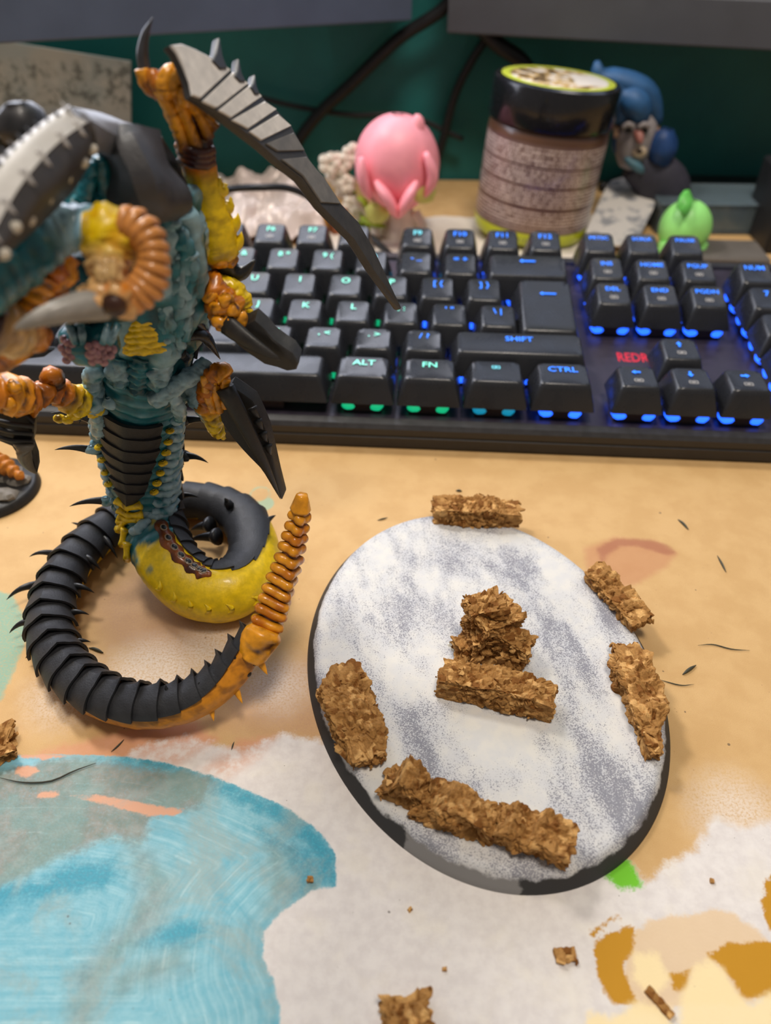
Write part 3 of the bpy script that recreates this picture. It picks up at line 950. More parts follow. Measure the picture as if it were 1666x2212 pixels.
def cap_mesh(w, row, deep=1.0, convex=False):
    k = (w, row, deep, convex)
    if k in _cap: return _cap[k]
    H, a = HT[row], math.tan(TL[row])
    bx, by = (w * UN - 1.0) / 2, (deep * UN - 1.0) / 2
    tx, ty = bx - 2.7, by - 2.3
    cy = 1.0
    rings = []
    zt = lambda x, y: H + (y - cy) * a
    for t, ins in ((0, 0), (.35, 0), (.8, 0), (.95, .0), (1.0, .45)):
        e = t ** 1.15
        hx, hy = bx + (tx - bx) * e - ins, by + (ty - by) * e - ins
        rings.append(rring(hx, hy, .7 + 1.2 * t, 0, cy * e, (lambda x, y, t=t: t * zt(x, y))))
    dd = .55 if not convex else -.25
    for q in (.75, .45, .15):
        rings.append(rring(tx * q if w < 2 else tx - 3.5 * (1 - q), ty * q, min(1.6, ty * q * .5), 0, cy, (lambda x, y, q=q: zt(x, y) - dd * (1 - q ** 2) * .9)))
    n = len(rings[0])
    V = np.array(sum(rings, []))
    F = grid_faces(len(rings), n, True)
    F.append(tuple(range((len(rings) - 1) * n, len(rings) * n)))
    F.append(tuple(range(n))[::-1])
    me = mesh_of('keycap', MB().add(V, F), 38)
    _cap[k] = me
    return me
# switch housing and its lights
sw = MB().add(*rbox((0, 0, 2.4), (14, 14, 4.8), .6)).add(*rbox((0, 0, 5.5), (7, 5, 2), .4))
SW_ME = mesh_of('switch', sw, 30)
SWM = basic('switch_housing', (58, 48, 46), .3, 0)
gl = MB()
for sx in (-1, 1):
    for sy in (-1, 1):
        gl.add(*ball((sx * 5.0, sy * 6.6, 2.6), (2.5, 1.1, 1.7), 10, 6, .12, 1, 3))
        gl.add(*ball((sx * 6.8, sy * 4.2, 2.6), (1.0, 2.6, 1.6), 10, 6, .12, 1, 4))
def glow_mat(name, c, s_, sample=True):
    m = basic(name, c, .3, 0, emit=c, es=s_)
    if not sample:
        m.cycles.emission_sampling = 'NONE'
    return m
GM = {'g': glow_mat('led_green', (20, 190, 130), 1.1), 'c': glow_mat('led_cyan', (20, 150, 190), .9), 'b': glow_mat('led_blue', (34, 95, 255), 3.4)}
LM = {'g': glow_mat('legend_green', (120, 225, 200), .85, False), 'c': glow_mat('legend_cyan', (110, 205, 220), .85, False), 'b': glow_mat('legend_blue', (48, 125, 255), 1.5, False)}
GL_ME = {k: None for k in GM}
for k in GM:
    GL_ME[k] = mesh_of('led_glow', gl)
ICM = basic('printed_icon', (176, 172, 168), .5, 0)
_txt = {}
def text_mesh(s, size, key=''):
    k = (s, size, key)
    if k in _txt: return _txt[k]
    cu = bpy.data.curves.new('legend', 'FONT')
    cu.body = s
    cu.size = size * S
    cu.align_x = 'CENTER'; cu.align_y = 'CENTER'
    cu.resolution_u = 2
    cu.offset = .012 * size * S
    tmp = bpy.data.objects.new('legend', cu)
    col.objects.link(tmp)
    me = bpy.data.meshes.new_from_object(tmp.evaluated_get(bpy.context.evaluated_depsgraph_get()))
    me.materials.clear()
    bpy.data.objects.remove(tmp)
    bpy.data.curves.remove(cu)
    _txt[k] = me
    return me
def arrow_mesh(kind, key):
    k = ('arrow', kind, key)
    if k in _txt: return _txt[k]
    mb = MB()
    ang = {'left': 0, 'down': 90, 'right': 180, 'up': -90, 'long': 0}[kind]
    ln = 5.2 if kind == 'long' else 1.7
    P = np.array([(-ln / 2 - .9, 0, 0), (-ln / 2 + .5, 1.1, 0), (-ln / 2 + .5, .42, 0), (ln / 2 + .6, .42, 0), (ln / 2 + .6, -.42, 0), (-ln / 2 + .5, -.42, 0), (-ln / 2 + .5, -1.1, 0)])
    P = P @ rotz(math.radians(ang)).T
    V, F, _ = prism(P, (0, 0, 1), .12, .02)
    mb.add(V, F)
    me = mesh_of('legend', mb)
    _txt[k] = me
    return me
def frame_mesh(key, w=3.2, h=1.9, inner=True):
    k = ('frame', key, w)
    if k in _txt: return _txt[k]
    mb = MB()
    o = np.array(rring(w / 2, h / 2, .5, 0, 0, lambda x, y: 0))
    i = np.array(rring(w / 2 - .28, h / 2 - .28, .3, 0, 0, lambda x, y: 0))
    n = len(o)
    mb.add(np.vstack([o, i]), [(a, (a + 1) % n, n + (a + 1) % n, n + a) for a in range(n)])
    if inner:
        q = np.array(rring(w * .22, h * .14, .12, 0, 0, lambda x, y: 0))
        mb.add(q, [tuple(range(len(q)))])
    me = mesh_of('icon', mb)
    _txt[k] = me
    return me
KEYN = [0]
def key(xc, row, w=1.0, legend='', tone=None, icon=False, size=3.6, deep=1.0, dy=0.0, lx=0.0, ly=None, convex=False, glow=True):
    lim = 13.6 if row == 0 else (11.6 if row in (1, 2, 3) else (11.4 if row == 4 else 12.2))
    if tone is None:
        tone = 'g' if xc < lim - .9 else ('c' if xc < lim and row in (0, 5.25, 4) else ('g' if xc < lim else 'b'))
    y = 18 + row * UN - 2.4 + dy
    x = (xc - 12) * UN
    cap = kpart('keycap', cap_mesh(w, row, deep, convex), CAPM, kb, (x, y, CAPZ))
    a = TL[row]
    cy = 1.0
    if legend:
        yy = (2.9 if ly is None else ly) + cy
        z = HT[row] + (yy - cy) * math.tan(a) - .06
        if legend.startswith('@'):
            me = arrow_mesh(legend[1:], tone) if legend != '@menu' else frame_mesh(tone, 3.0, 2.0, True)
        else:
            me = text_mesh(legend, size * 1.2, tone)
        kpart('legend', me, LM[tone], cap, (lx, yy, z), a)
    if icon:
        yy = -2.2 + cy
        kpart('icon', frame_mesh('w'), ICM, cap, (lx, yy, HT[row] + (yy - cy) * math.tan(a) - .10), a)
    if glow:
        for q in ([0] if w < 2 or w == 2.0 or deep > 1 else [-w * UN * .3, 0, w * UN * .3]):
            s_ = kpart('switch', SW_ME, SWM, kb, (x + q, y, 9.4))
            if w < 3:
                kpart('led_glow', GL_ME[tone], GM[tone], s_, (0, 0, 0))
    KEYN[0] += 1
    return cap
def row_keys(xs_, row, names, **kw):
    for x, n_ in zip(xs_, names):
        key(x, row, 1.0, n_, **kw)
# bottom row
key(.625, 0, 1.25, 'CTRL', size=3.2); key(1.875, 0, 1.25, ''); key(3.125, 0, 1.25, 'ALT', size=3.6)
key(6.875, 0, 6.25, '', convex=True)
key(10.625, 0, 1.25, 'ALT', size=3.9); key(11.875, 0, 1.25, 'FN', size=3.9); key(13.125, 0, 1.25, '@menu'); key(14.375, 0, 1.25, 'CTRL', size=3.7)
# shift row
key(1.125, 1, 2.25, 'SHIFT')
row_keys(np.arange(10) + 2.75, 1, ['Z', 'X', 'C', 'V', 'B', 'N', 'M', ', <', '. >', '/ ?'], size=3.7)
key(13.625, 1, 2.75, 'SHIFT', size=3.5)
# home row
key(.875, 2, 1.75, 'CAPS', size=3.2)
row_keys(np.arange(9) + 2.25, 2, list('ASDFGHJKL'), size=4.0)
row_keys([11.25, 12.25, 13.25], 2, ['; :', "' \"", '\\ |'], size=3.7)
# q row
key(.75, 3, 1.5, 'TAB', size=3.2)
row_keys(np.arange(10) + 2.0, 3, list('QWERTYUIOP'), size=4.0)
row_keys([12.0, 13.0], 3, ['[ {', '] }'], size=3.7)
key(14.3, 2, 1.4, '@long', deep=2.0, dy=UN / 2, ly=7.5, lx=1.0)
# number row
row_keys(np.arange(13) + .5, 4, ['` ~', '1 !', '2 @', '3 #', '4 $', '5 %', '6 ^', '7 &', '8 *', '9 (', '0 )', '- _', '= +'], size=3.6)
key(14.0, 4, 2.0, '@long')
# function row
key(.5, 5.25, 1, 'ESC', size=3.2)
for k, x in enumerate([2.5, 3.5, 4.5, 5.5, 7, 8, 9, 10, 11.5, 12.5, 13.5, 14.5]):
    key(x, 5.25, 1, 'F%d' % (k + 1), icon=True, size=3.5)
for r_, names, ic in ((5.25, ['PRTSC', 'SCRLK', 'PAUSE'], False), (4, ['INS', 'HOME', 'PGUP'], True), (3, ['DEL', 'END', 'PGDN'], True)):
    for x, n_ in zip([15.75, 16.75, 17.75], names):
        key(x, r_, 1, n_, icon=ic, size=2.9 if len(n_) < 5 else 2.5)
key(16.75, 1, 1, '@up', icon=True)
for x, n_ in zip([15.75, 16.75, 17.75], ['@left', '@down', '@right']):
    key(x, 0, 1, n_, icon=True)
# number pad
for r_, names in ((4, ['NUM', '/', '*', '-']), (3, ['7', '8', '9']), (2, ['4', '5', '6']), (1, ['1', '2', '3'])):
    for x, n_ in zip([19, 20, 21, 22], names):
        key(x, r_, 1, n_, size=3.2 if len(n_) > 1 else 3.8)
key(22, 2, 1, '+', deep=2.0, dy=UN / 2); key(22, 0, 1, '@long', deep=2.0, dy=UN / 2) ; key(19.5, 0, 2.0, '0'); key(21, 0, 1, '.')
logo = kpart('logo', text_mesh('REDR', 6.4, 'logo'), basic('red_print', (205, 40, 58), .4, 0, emit=(215, 30, 55), es=.35), kb, ((16.12 - 12) * UN, 50.0, 9.56))
logo.scale = (.8, 1.35, 1)
logo['label'] = 'red brand lettering'

# ================================================================ things behind the keyboard
def sheet(name, pts, h, thick, mat, label, cat, wav=.6, seed=1, n=30):
    """thin crumpled sheet lying on the desk, outline quad in pixels on the desk"""
    A = [on(x, y, 0) for x, y in pts]
    u = np.linspace(0, 1, n)
    U_, W_ = np.meshgrid(u, u)
    P = (A[0] * ((1 - U_) * (1 - W_))[..., None] + A[1] * (U_ * (1 - W_))[..., None] + A[2] * (U_ * W_)[..., None] + A[3] * ((1 - U_) * W_)[..., None]).reshape(-1, 3)
    z = np.abs(fbm(P, .035, seed, 3)) * h + h * .15 * (1 + fbm(P, .2, seed + 3, 2))
    P[:, 2] = np.maximum(z, .1)
    P[:, :2] += wav * np.stack([fbm(P, .05, seed + 9), fbm(P, .05, seed + 11)], -1)
    Q = P + np.array([0, 0, thick])
    F = grid_faces(n, n)
    m = n * n
    ed = list(range(n)) + [i * n + n - 1 for i in range(1, n)] + [(n - 1) * n + j for j in range(n - 2, -1, -1)] + [i * n for i in range(n - 2, 0, -1)]
    Fs = [f[::-1] for f in F] + [tuple(i + m for i in f) for f in F] + [(ed[a], ed[(a + 1) % len(ed)], ed[(a + 1) % len(ed)] + m, ed[a] + m) for a in range(len(ed))]
    return tag(obj(name, MB().add(np.vstack([P, Q]), Fs), mat, sharp=60), label, cat)
PAPER = basic('white_paper', (214, 203, 190), .7, .05, .05, .1, .3)
BAG = basic('silver_plastic', (216, 200, 192), .3, .06, .08, .2, .25, metal=.05)
sheet('paper_sheet', [(520, 590), (1310, 575), (1280, 470), (760, 480)], 2.0, .3, PAPER, 'white paper sheet on the desk behind the keyboard, under the jar', 'paper', .8, 3)
sheet('plastic_bag', [(395, 545), (700, 530), (655, 408), (400, 395)], 16, .3, BAG, 'crumpled silver plastic bag behind the keyboard near the yellow arm', 'bag', 3, 8, 46)

# jar
JB = on(1142, 492, 3.0)
JB[2] = 2.6
JM = roty(math.radians(4.2)) @ rotx(math.radians(-1.0))
jar = thing('jar', JB, 'brown jar with black lid and lime bands full of fine print', 'jar')
def jpart(name, shp, mat, par=jar, sharp=35):
    mb = MB().add(*shp)
    mb.xf(JM, JB)
    return obj(name, mb, mat, par, sharp, origin=JB)
def jar_label():
    t = NT('jar_label')
    tc = t.n('ShaderNodeTexCoord')
    mp = t.n('ShaderNodeMapping'); mp.inputs['Scale'].default_value = (1000,) * 3
    mp.inputs['Rotation'].default_value = (0, -math.radians(4.2), 0)
    t.l(tc.outputs['Object'], mp.inputs[0])
    s_ = t.n('ShaderNodeSeparateXYZ'); t.l(mp.outputs[0], s_.inputs[0])
    an = t.math('MULTIPLY', t.math('ARCTAN2', s_.outputs[1], s_.outputs[0]), 32.0)
    z = t.math('ADD', s_.outputs[2], t.math('MULTIPLY', an, -.0))
    lines = t.math('FRACT', t.math('MULTIPLY', z, .55))
    rowid = t.math('FLOOR', t.math('MULTIPLY', z, .55))
    ink = t.math('MULTIPLY', t.step(lines, .18, .32), t.step(lines, .72, .86, 1, 0))
    v = t.n('ShaderNodeCombineXYZ'); t.l(an, v.inputs[0]); t.l(t.math('MULTIPLY', rowid, 7.3), v.inputs[1])
    words = t.step(t.noise(1.1, 3, .7, 0, v.outputs[0]), .36, .46)
    v2 = t.n('ShaderNodeCombineXYZ'); t.l(t.math('MULTIPLY', an, .03), v2.inputs[0]); t.l(t.math('MULTIPLY', rowid, 3.1), v2.inputs[1])
    blk = t.math('FRACT', t.math('MULTIPLY', z, .098))
    gap = t.step(blk, .12, .17)
    letters = t.step(t.noise(2.6, 2, .5, 0, v.outputs[0]), .40, .52)
    f = t.math('MULTIPLY', t.math('MULTIPLY', ink, words), t.math('MULTIPLY', gap, letters))
    f = t.math('MULTIPLY', f, t.step(z, 9.5, 10, 0, 1))
    f = t.math('MULTIPLY', f, t.step(z, 50, 51, 1, 0))
    L = lambda c: tuple(lin(c))
    bg = t.mix(t.step(t.noise(.05, 2), .4, .6), L((112, 86, 78)), L((96, 72, 70)))
    bg = t.mix(t.step(z, 51, 53), bg, L((92, 62, 44)))
    c = t.mix(f, bg, L((226, 205, 196)))
    band = t.step(z, 7.6, 8.2, 1, 0)
    ink2 = t.math('MULTIPLY', t.math('MULTIPLY', t.step(z, 3, 3.4), t.step(z, 5.6, 6, 1, 0)), t.step(t.noise(1.0, 2, .6, 0, v.outputs[0]), .5, .55))
    bandc = t.mix(t.math('MULTIPLY', ink2, t.math('MULTIPLY', t.step(an, -64, -62), t.step(an, -47, -45, 1, 0))), L((190, 200, 20)), L((96, 108, 10)))
    c = t.mix(band, c, bandc)
    t.l(c, t.b.inputs['Base Color'])
    t.set(Roughness=.3)
    t.b.inputs['Coat Weight'].default_value = .3
    return t.m
jpart('body', lathe([(0, 0), (28, 0), (30.5, .8), (31.5, 2.5), (31.8, 6), (31.8, 52), (31.4, 55), (30, 57), (28, 58), (0, 58)], 72), jar_label())
LID = basic('black_lid', (20, 19, 22), .22, .05, coat=.4)
lidv = lathe([(0, 56.5), (30.6, 56.5), (32.4, 57.2), (32.8, 59), (32.8, 74), (32.2, 75.6), (30.8, 76.4), (29.5, 76.1), (0, 76.1)], 96)
jpart('lid', lidv, LID)
def lid_label():
    t = NT('lid_label')
    tc = t.n('ShaderNodeTexCoord')
    mp = t.n('ShaderNodeMapping'); mp.inputs['Scale'].default_value = (1000,) * 3
    t.l(tc.outputs['Object'], mp.inputs[0])
    s_ = t.n('ShaderNodeSeparateXYZ'); t.l(mp.outputs[0], s_.inputs[0])
    x = t.math('SUBTRACT', s_.outputs[0], 5.6); y = s_.outputs[1]
    r = t.math('SQRT', t.math('ADD', t.math('MULTIPLY', x, x), t.math('MULTIPLY', y, y)))
    L = lambda c: tuple(lin(c))
    n = t.noise(.16, 3)
    c = t.mix(t.step(n, .42, .46), L((96, 76, 48)), L((196, 164, 110)))
    c = t.mix(t.step(n, .54, .57), c, L((226, 218, 208)))
    c = t.mix(t.math('MULTIPLY', t.step(x, 6, 8), t.step(t.math('ABSOLUTE', y), 12, 14, 1, 0)), c, L((224, 216, 206)))
    c = t.mix(t.step(r, 24.5, 25.2), c, L((186, 196, 60)))
    t.l(c, t.b.inputs['Base Color'])
    t.set(Roughness=.35)
    return t.m
jpart('lid_label', lathe([(0, 76.2), (28.6, 76.2), (29, 76.4), (28.6, 76.6), (0, 76.6)], 64), lid_label())

# pink-haired round-headed figurine, seen from behind
PINK = basic('pink_hair', (250, 160, 172), .42, .06, .1)
PY = 428.0
pf = on(862, 505, 0); pf[1] = PY; pf[2] = .6
pink = thing('round_head_figurine', pf, 'small figurine with a big smooth pink hairdo seen from behind', 'figurine')
hc = at(857, 352, PY)
SKIN = basic('pale_resin', (240, 224, 208), .5, .05)
LIME = basic('lime_cloth', (206, 206, 110), .55, .08)
Vh, Fh, Ch = ball(hc, (22.5, 21.5, 24.0), 40, 26)
dN = norm(Vh - hc)
Vh = Vh + dN * (1.0 * np.sin(np.arctan2(dN[:, 0], -dN[:, 1]) * 9) * sm(.5, -.7, dN[:, 2]))[:, None]
Vh[:, 2] = np.where(Vh[:, 2] < hc[2], hc[2] + (Vh[:, 2] - hc[2]) * (1 + .12 * np.cos(np.arctan2(dN[:, 0], -dN[:, 1]) * 2)), Vh[:, 2])
hair = obj('hair', MB().add(Vh, Fh, Ch), PINK, pink)
lk = MB()
def strand(mb, pts, r, sq=.55, up=(0, -1, 0)):
    P = spline(pts, 16)
    t = np.linspace(0, 1, 16)
    mb.add(*tube(P, r * np.sin(np.pi * np.clip(t * .9 + .08, 0, 1)) ** .6 + .05, 12, up, sq))
for pts in ([at(812, 392, 408), at(838, 430, 404), at(860, 470, 407)], [at(900, 392, 408), at(880, 430, 404), at(860, 470, 407)], [at(920, 330, 410), at(935, 380, 410), at(918, 425, 412)], [at(780, 340, 409), at(785, 390, 408), at(800, 430, 410)]):
    m_ = MB(); strand(m_, pts, 5.5)
    obj('hair_lock', m_, PINK, hair)
m_ = MB(); m_.add(*spike(at(893, 285, 424), at(898, 246, 424), 5.5, (1.5, 0, 0), 12, 10, power=.5)); obj('hair_tuft', m_, PINK, hair)
m_ = MB(); m_.add(*tube(spline([(pf[0], PY, .6), (pf[0] + 1, PY, 8), (pf[0] + .5, PY, 18)], 14), np.interp(np.linspace(0, 1, 14), [0, .4, 1], [11, 9.5, 6]), 20, (1, 0, 0)))
obj('body', m_, SKIN, pink)
for (a, b) in (((905, 430), (930, 405)), ((800, 455), (830, 470))):
    m_ = MB(); c_ = at((a[0] + b[0]) / 2, (a[1] + b[1]) / 2, 414); m_.add(*ball(c_, (6.5, 3, 5.5), 14, 8, .2, .2, a[0])); obj('collar_bow', m_, LIME, pink)
for sx in (-1, 1):
    m_ = MB(); m_.add(*tube(spline([(pf[0] + sx * 8, PY - 2, 14), (pf[0] + sx * 13, PY - 6, 8), (pf[0] + sx * 13, PY - 9, 4)], 10), np.linspace(3.6, 2.6, 10), 10)); obj('arm', m_, SKIN, pink)

# white blossom ornament beside it
bl = on(770, 500, 0); bl[1] = 436; bl[2] = .6
blos = thing('blossom_ornament', bl, 'white blossom ornament on green stem left of the pink figurine', 'ornament')
WHT = basic('white_petal', (246, 238, 222), .5, .05)
GRN = basic('leaf_green', (150, 170, 30), .45, .1)
for k, (px, py, r) in enumerate([(712, 352, 6.0), (738, 350, 6.0), (728, 378, 6.2), (750, 395, 5.2), (762, 330, 5.5), (742, 412, 4.8), (760, 440, 5.5), (778, 458, 4.5)]):
    c_ = at(px, py, 436 + (k % 3) * 2)
    m_ = MB()
    for q in range(5):
        a = 2 * math.pi * q / 5 + k
        m_.add(*ball(c_ + np.array([math.cos(a) * r * .55, -1.2, math.sin(a) * r * .55]), (r * .52, r * .4, r * .52), 10, 7))
    b_ = obj('blossom', m_, WHT, blos)
m_ = MB().add(*tube(spline([at(800, 512, 432), at(785, 470, 436), at(765, 420, 440), at(745, 360, 441)], 24), 1.5, 8)); obj('stem', m_, GRN, blos)
for (a, b, c_) in (((775, 425), (790, 440), (800, 470)), ((780, 470), (805, 482), (835, 490)), ((790, 505), (815, 530), (830, 540))):
    m_ = MB(); strand(m_, [at(*a, 425), at(*b, 422), at(*c_, 420)], 4.0, .35); obj('leaf', m_, GRN, blos)
m_ = MB().add(*lathe([(0, 0), (10, 0), (10.5, .8), (10, 2.2), (0, 2.6)], 24)); m_.xf(None, (bl[0] + 6, bl[1], .6)); obj('foot_disc', m_, GRN, blos)

# small two-tone carton
ct = on(712, 528, 0)
cm = MB().add(*rbox((ct[0] + 4, ct[1] + 16, 7.0), (9, 8, 14), .5, rotz(.4)))
tag(obj('small_carton', cm, basic('rust_carton', (150, 84, 50), .6, .1), sharp=40), 'small rust brown carton behind the keyboard, under the black blade', 'carton')
cm = MB().add(*rbox((ct[0] - 7, ct[1] + 22, 6.5), (9, 8, 13), .5, rotz(.2)))
tag(obj('small_carton', cm, basic('amber_carton', (208, 150, 66), .6, .1), sharp=40), 'small amber yellow carton left of the rust brown one', 'carton')

# blue-haired goblin-like figurine behind the jar
BLUE = basic('blue_hair', (40, 84, 128), .5, .2, .15, .3, .5)
FACE = basic('grey_skin', (150, 142, 142), .45, .12, .2)
GX_ = 458.0
gb = on(1380, 420, 0); gb[1] = GX_; gb[2] = 0
gob = thing('blue_haired_figurine', gb, 'figurine with pale wrinkled face and swept-up dark blue hair behind the jar', 'figurine')
m_ = MB().add(*tube(spline([(gb[0], GX_ + 2, 0), (gb[0], GX_ + 2, 18), at(1370, 350, GX_)], 16), np.interp(np.linspace(0, 1, 16), [0, .6, 1], [16, 14, 9]), 18, (1, 0, 0), .8)); obj('body', m_, basic('dark_cloak', (62, 60, 72), .6, .15), gob)
fc = at(1372, 300, GX_)
Vf, Ff, Cf = ball(fc, (11.0, 10.5, 17.0), 24, 18, .06, .15, 5)
face = obj('head', MB().add(Vf, Ff), FACE, gob)
fy = GX_ - 10.5
obj('nose', MB().add(*spike(at(1378, 285, fy + 2), at(1385, 312, fy - 3), 2.8, (0, -1, 0), 10, 8, power=.4)), basic('ruddy_skin', (168, 110, 100), .45, .1), face)
for px in (1358, 1392):
    e_ = obj('eye', MB().add(*ball(at(px, 282, fy + 1.2), (2.2, 1.2, 1.5), 10, 8)), basic('dark_eye', (36, 32, 36), .3, 0), face)
    obj('brow', MB().add(*tube(spline([at(px - 12, 276, fy), at(px, 268, fy - 1), at(px + 11, 274, fy)], 8), 1.4, 8)), FACE, face)
obj('mouth', MB().add(*ball(at(1382, 328, fy + 1), (4.2, 2.4, 3.2), 12, 8)), basic('mouth_ring', (196, 176, 150), .4, .05), face)
obj('mouth_gap', MB().add(*ball(at(1382, 327, fy - 1), (1.8, 1.0, 1.1), 10, 6)), basic('mouth_dark', (60, 40, 36), .5, 0), face)
for sx, px in ((-1, 1338), (1, 1412)):
    obj('ear', MB().add(*spike(at(px, 292, GX_ - 2), at(px + sx * 14, 272, GX_ - 1), 3.6, (0, 0, 1), 10, 8, .5)), basic('ear_skin', (170, 136, 110), .45, .1), face)
hm = MB()
for pts, r in (([at(1420, 265, GX_ + 1), at(1395, 205, GX_ + 2), at(1330, 175, GX_ + 3), at(1295, 165, GX_ + 3), at(1290, 132, GX_ + 3)], 9), ([at(1340, 265, GX_), at(1340, 215, GX_ + 1), at(1305, 180, GX_ + 2), at(1285, 190, GX_ + 2)], 9),
               ([at(1390, 262, GX_ - 4), at(1372, 225, GX_ - 3), at(1330, 195, GX_)], 10), ([at(1340, 260, GX_ + 2), at(1335, 310, GX_ + 2), at(1350, 350, GX_)], 4.5), ([at(1408, 270, GX_ + 2), at(1412, 310, GX_ + 2), at(1400, 345, GX_ - 2)], 4.0)):
    m_ = MB(); strand(m_, pts, r, .8); obj('hair_lock', m_, BLUE, gob)
m_ = MB(); strand(m_, [at(1350, 340, GX_ - 6), at(1375, 358, GX_ - 8), at(1390, 372, GX_ - 7)], 5); obj('beard', m_, basic('teal_beard', (84, 122, 136), .55, .1), gob)
m_ = MB().add(*ball(at(1430, 318, GX_ - 4), (8.5, 8, 9.5), 16, 12, .15, .2, 9)); m_.add(*tube(spline([at(1400, 385, GX_), at(1425, 360, GX_ - 2), at(1432, 335, GX_ - 3)], 8), 5, 10)); obj('raised_arm', m_, basic('blue_sleeve', (32, 66, 118), .5, .15), gob)

# white blister card leaning on the jar's right side
BLI = NT('blister_card')
nz = BLI.noise(.12, 4)
BLI.l(BLI.mix(BLI.step(nz, .48, .62), tuple(lin((222, 216, 210))), tuple(lin((158, 158, 162)))), BLI.b.inputs['Base Color'])
BLI.set(Roughness=.35); BLI.bump(BLI.noise(.3, 3), .5, .001)
cp = [(1322, 388), (1345, 382), (1415, 398), (1428, 412), (1422, 430), (1385, 505), (1360, 524), (1335, 530), (1272, 512), (1266, 500), (1270, 488), (1310, 402)]
P_ = np.array([on(x, y, 4 + (535 - y) * .10) for x, y in cp])
nrm_ = norm(np.cross(P_[3] - P_[0], P_[6] - P_[0]));  nrm_ = nrm_ if nrm_[2] > 0 else -nrm_
tag(obj('blister_card', MB().add(*prism(P_ - nrm_ * 1.5, nrm_, 1.5, .4)), BLI.m, sharp=40), 'white rounded plastic card with grey print leaning right of the jar', 'card')

# green ball creature
GB = at(1480, 492, 408)
gr = thing('green_ball_figurine', (GB[0], GB[1], 0), 'light green ball-shaped figurine with a crest behind the keyboard', 'figurine')
GRB = basic('mint_green', (158, 236, 132), .4, .06, .1)
body_ = obj('body', MB().add(*ball(GB, (13.6, 13, 14.5), 32, 22)), GRB, gr)
m_ = MB(); m_.add(*prism([at(1462, 450, 398), at(1470, 430, 400), at(1480, 418, 402), at(1490, 416, 404), at(1498, 432, 402), at(1496, 450, 398), at(1486, 462, 395), at(1478, 470, 394)], (.2, 1, .1), 5, 1)); obj('crest', m_, basic('crest_green', (104, 196, 84), .4, .06), gr)
for px in (1440, 1512):
    m_ = MB(); m_.add(*tube(spline([at(px, 525, 404), at(px - 4, 545, 402), (at(px - 4, 560, 402)[0], 402, .4)], 10), np.linspace(4.5, 3.4, 10), 12)); obj('foot', m_, GRB, gr)
# clear case with blue parts
TRAY = basic('clear_tray', (128, 146, 156), .15, .05, .05, coat=.3, trans=.35, alpha=.7)
tl_, tr_ = on(1400, 505, 0), on(1632, 500, 0)
tc_ = (tl_ + tr_) / 2 + np.array([4, 14, 0])
tray = thing('clear_case', (tc_[0], tc_[1], 0), 'clear plastic case with blue pieces behind the green figurine', 'case')
wd = np.linalg.norm(tr_ - tl_)
obj('tray_floor', MB().add(*rbox(tc_ + np.array([0, 0, 1]), (wd, 34, 2), .5)), TRAY, tray, 40)
for (dx, dy, sx, sy) in ((0, -16.5, wd, 1.2), (0, 16.5, wd, 1.2), (-wd / 2 + .6, 0, 1.2, 31), (wd / 2 - .6, 0, 1.2, 31)):
    obj('tray_wall', MB().add(*rbox(tc_ + np.array([dx, dy, 9.2]), (sx, sy, 14), .4)), TRAY, tray, 40)
obj('tray_lid', MB().add(*rbox(tc_ + np.array([0, 0, 16.8]), (wd + 1.5, 36, 1.0), .4)), TRAY, tray, 40)
for k, (dx, dy, h_) in enumerate([(-4, -4, 9), (-9, 6, 7)]):
    p_ = tc_ + np.array([wd / 2 + dx - 3, dy, 2.2 + h_ / 2])
    tag(obj('blue_sprue', MB().add(*prism([p_ + np.array(q) for q in ((-5, 0, -h_ / 2), (4, 0, -h_ / 2), (5, 0, 1), (2, 0, h_ / 2), (-3, 0, h_ / 3), (-4, 0, 0))], (0, 1, 0), 6, .6)), basic('blue_plastic', (36, 92, 160), .4, .1), sharp=40), ['taller blue plastic piece inside the clear case', 'shorter blue plastic piece at the back of the clear case'][k], 'plastic piece')
# dark monitor foot and boxes on the desk at right
FOOT = basic('black_foot', (28, 29, 31), .4, .1, .05)
q0, q1 = on(1440, 395, 0), on(1700, 380, 0)
obj('foot_plate', MB().add(*rbox(((q0[0] + q1[0]) / 2 + 24, 500, 4), (150, 34, 8), 2, rotz(-.04))), FOOT, mon2, sharp=40)
tag(obj('storage_box', MB().add(*rbox((on(1652, 560, 0)[0] + 29, 428, 20), (52, 40, 40), 1.2, rotz(-.05))), basic('dark_box', (34, 34, 36), .5, .1, .05), sharp=40), 'dark box at the far right behind the number pad', 'box')
tag(obj('grey_pad', MB().add(*rbox((on(1560, 560, 0)[0], 402, 3.0), (42, 26, 6), 1.5, rotz(-.05))), basic('grey_pad', (96, 90, 84), .7, .1, .1), sharp=40), 'grey brown pad on the desk right of the green figurine', 'pad')

# printed card on a dark box at far left
bx_l = at(0, 250, 495); bx_r = at(282, 285, 495)
hz = at(282, 286, 495)[2]
tag(obj('storage_box', MB().add(*rbox(((bx_l[0] + bx_r[0]) / 2 - 15, 496, hz / 2), (bx_r[0] - bx_l[0] + 40, 22, hz), 1.2)), basic('black_box', (26, 28, 30), .5, .1, .05), sharp=40), 'black box at far left under the printed card', 'box')
CARD = NT('printed_card')
nn = CARD.noise(.16, 5, .7)
sx_ = CARD.n('ShaderNodeSeparateXYZ'); CARD.l(CARD.pos(), sx_.inputs[0])
bandz = CARD.math('MULTIPLY', CARD.step(sx_.outputs[2], 12, 20), CARD.step(sx_.outputs[2], 36, 42, 1, 0))
cc_ = CARD.mix(CARD.step(CARD.noise(.03, 2), .4, .6), tuple(lin((176, 184, 184))), tuple(lin((190, 190, 184))))
cc_ = CARD.mix(CARD.math('MULTIPLY', bandz, CARD.step(nn, .5, .6, 0, .75)), cc_, tuple(lin((92, 98, 94))))
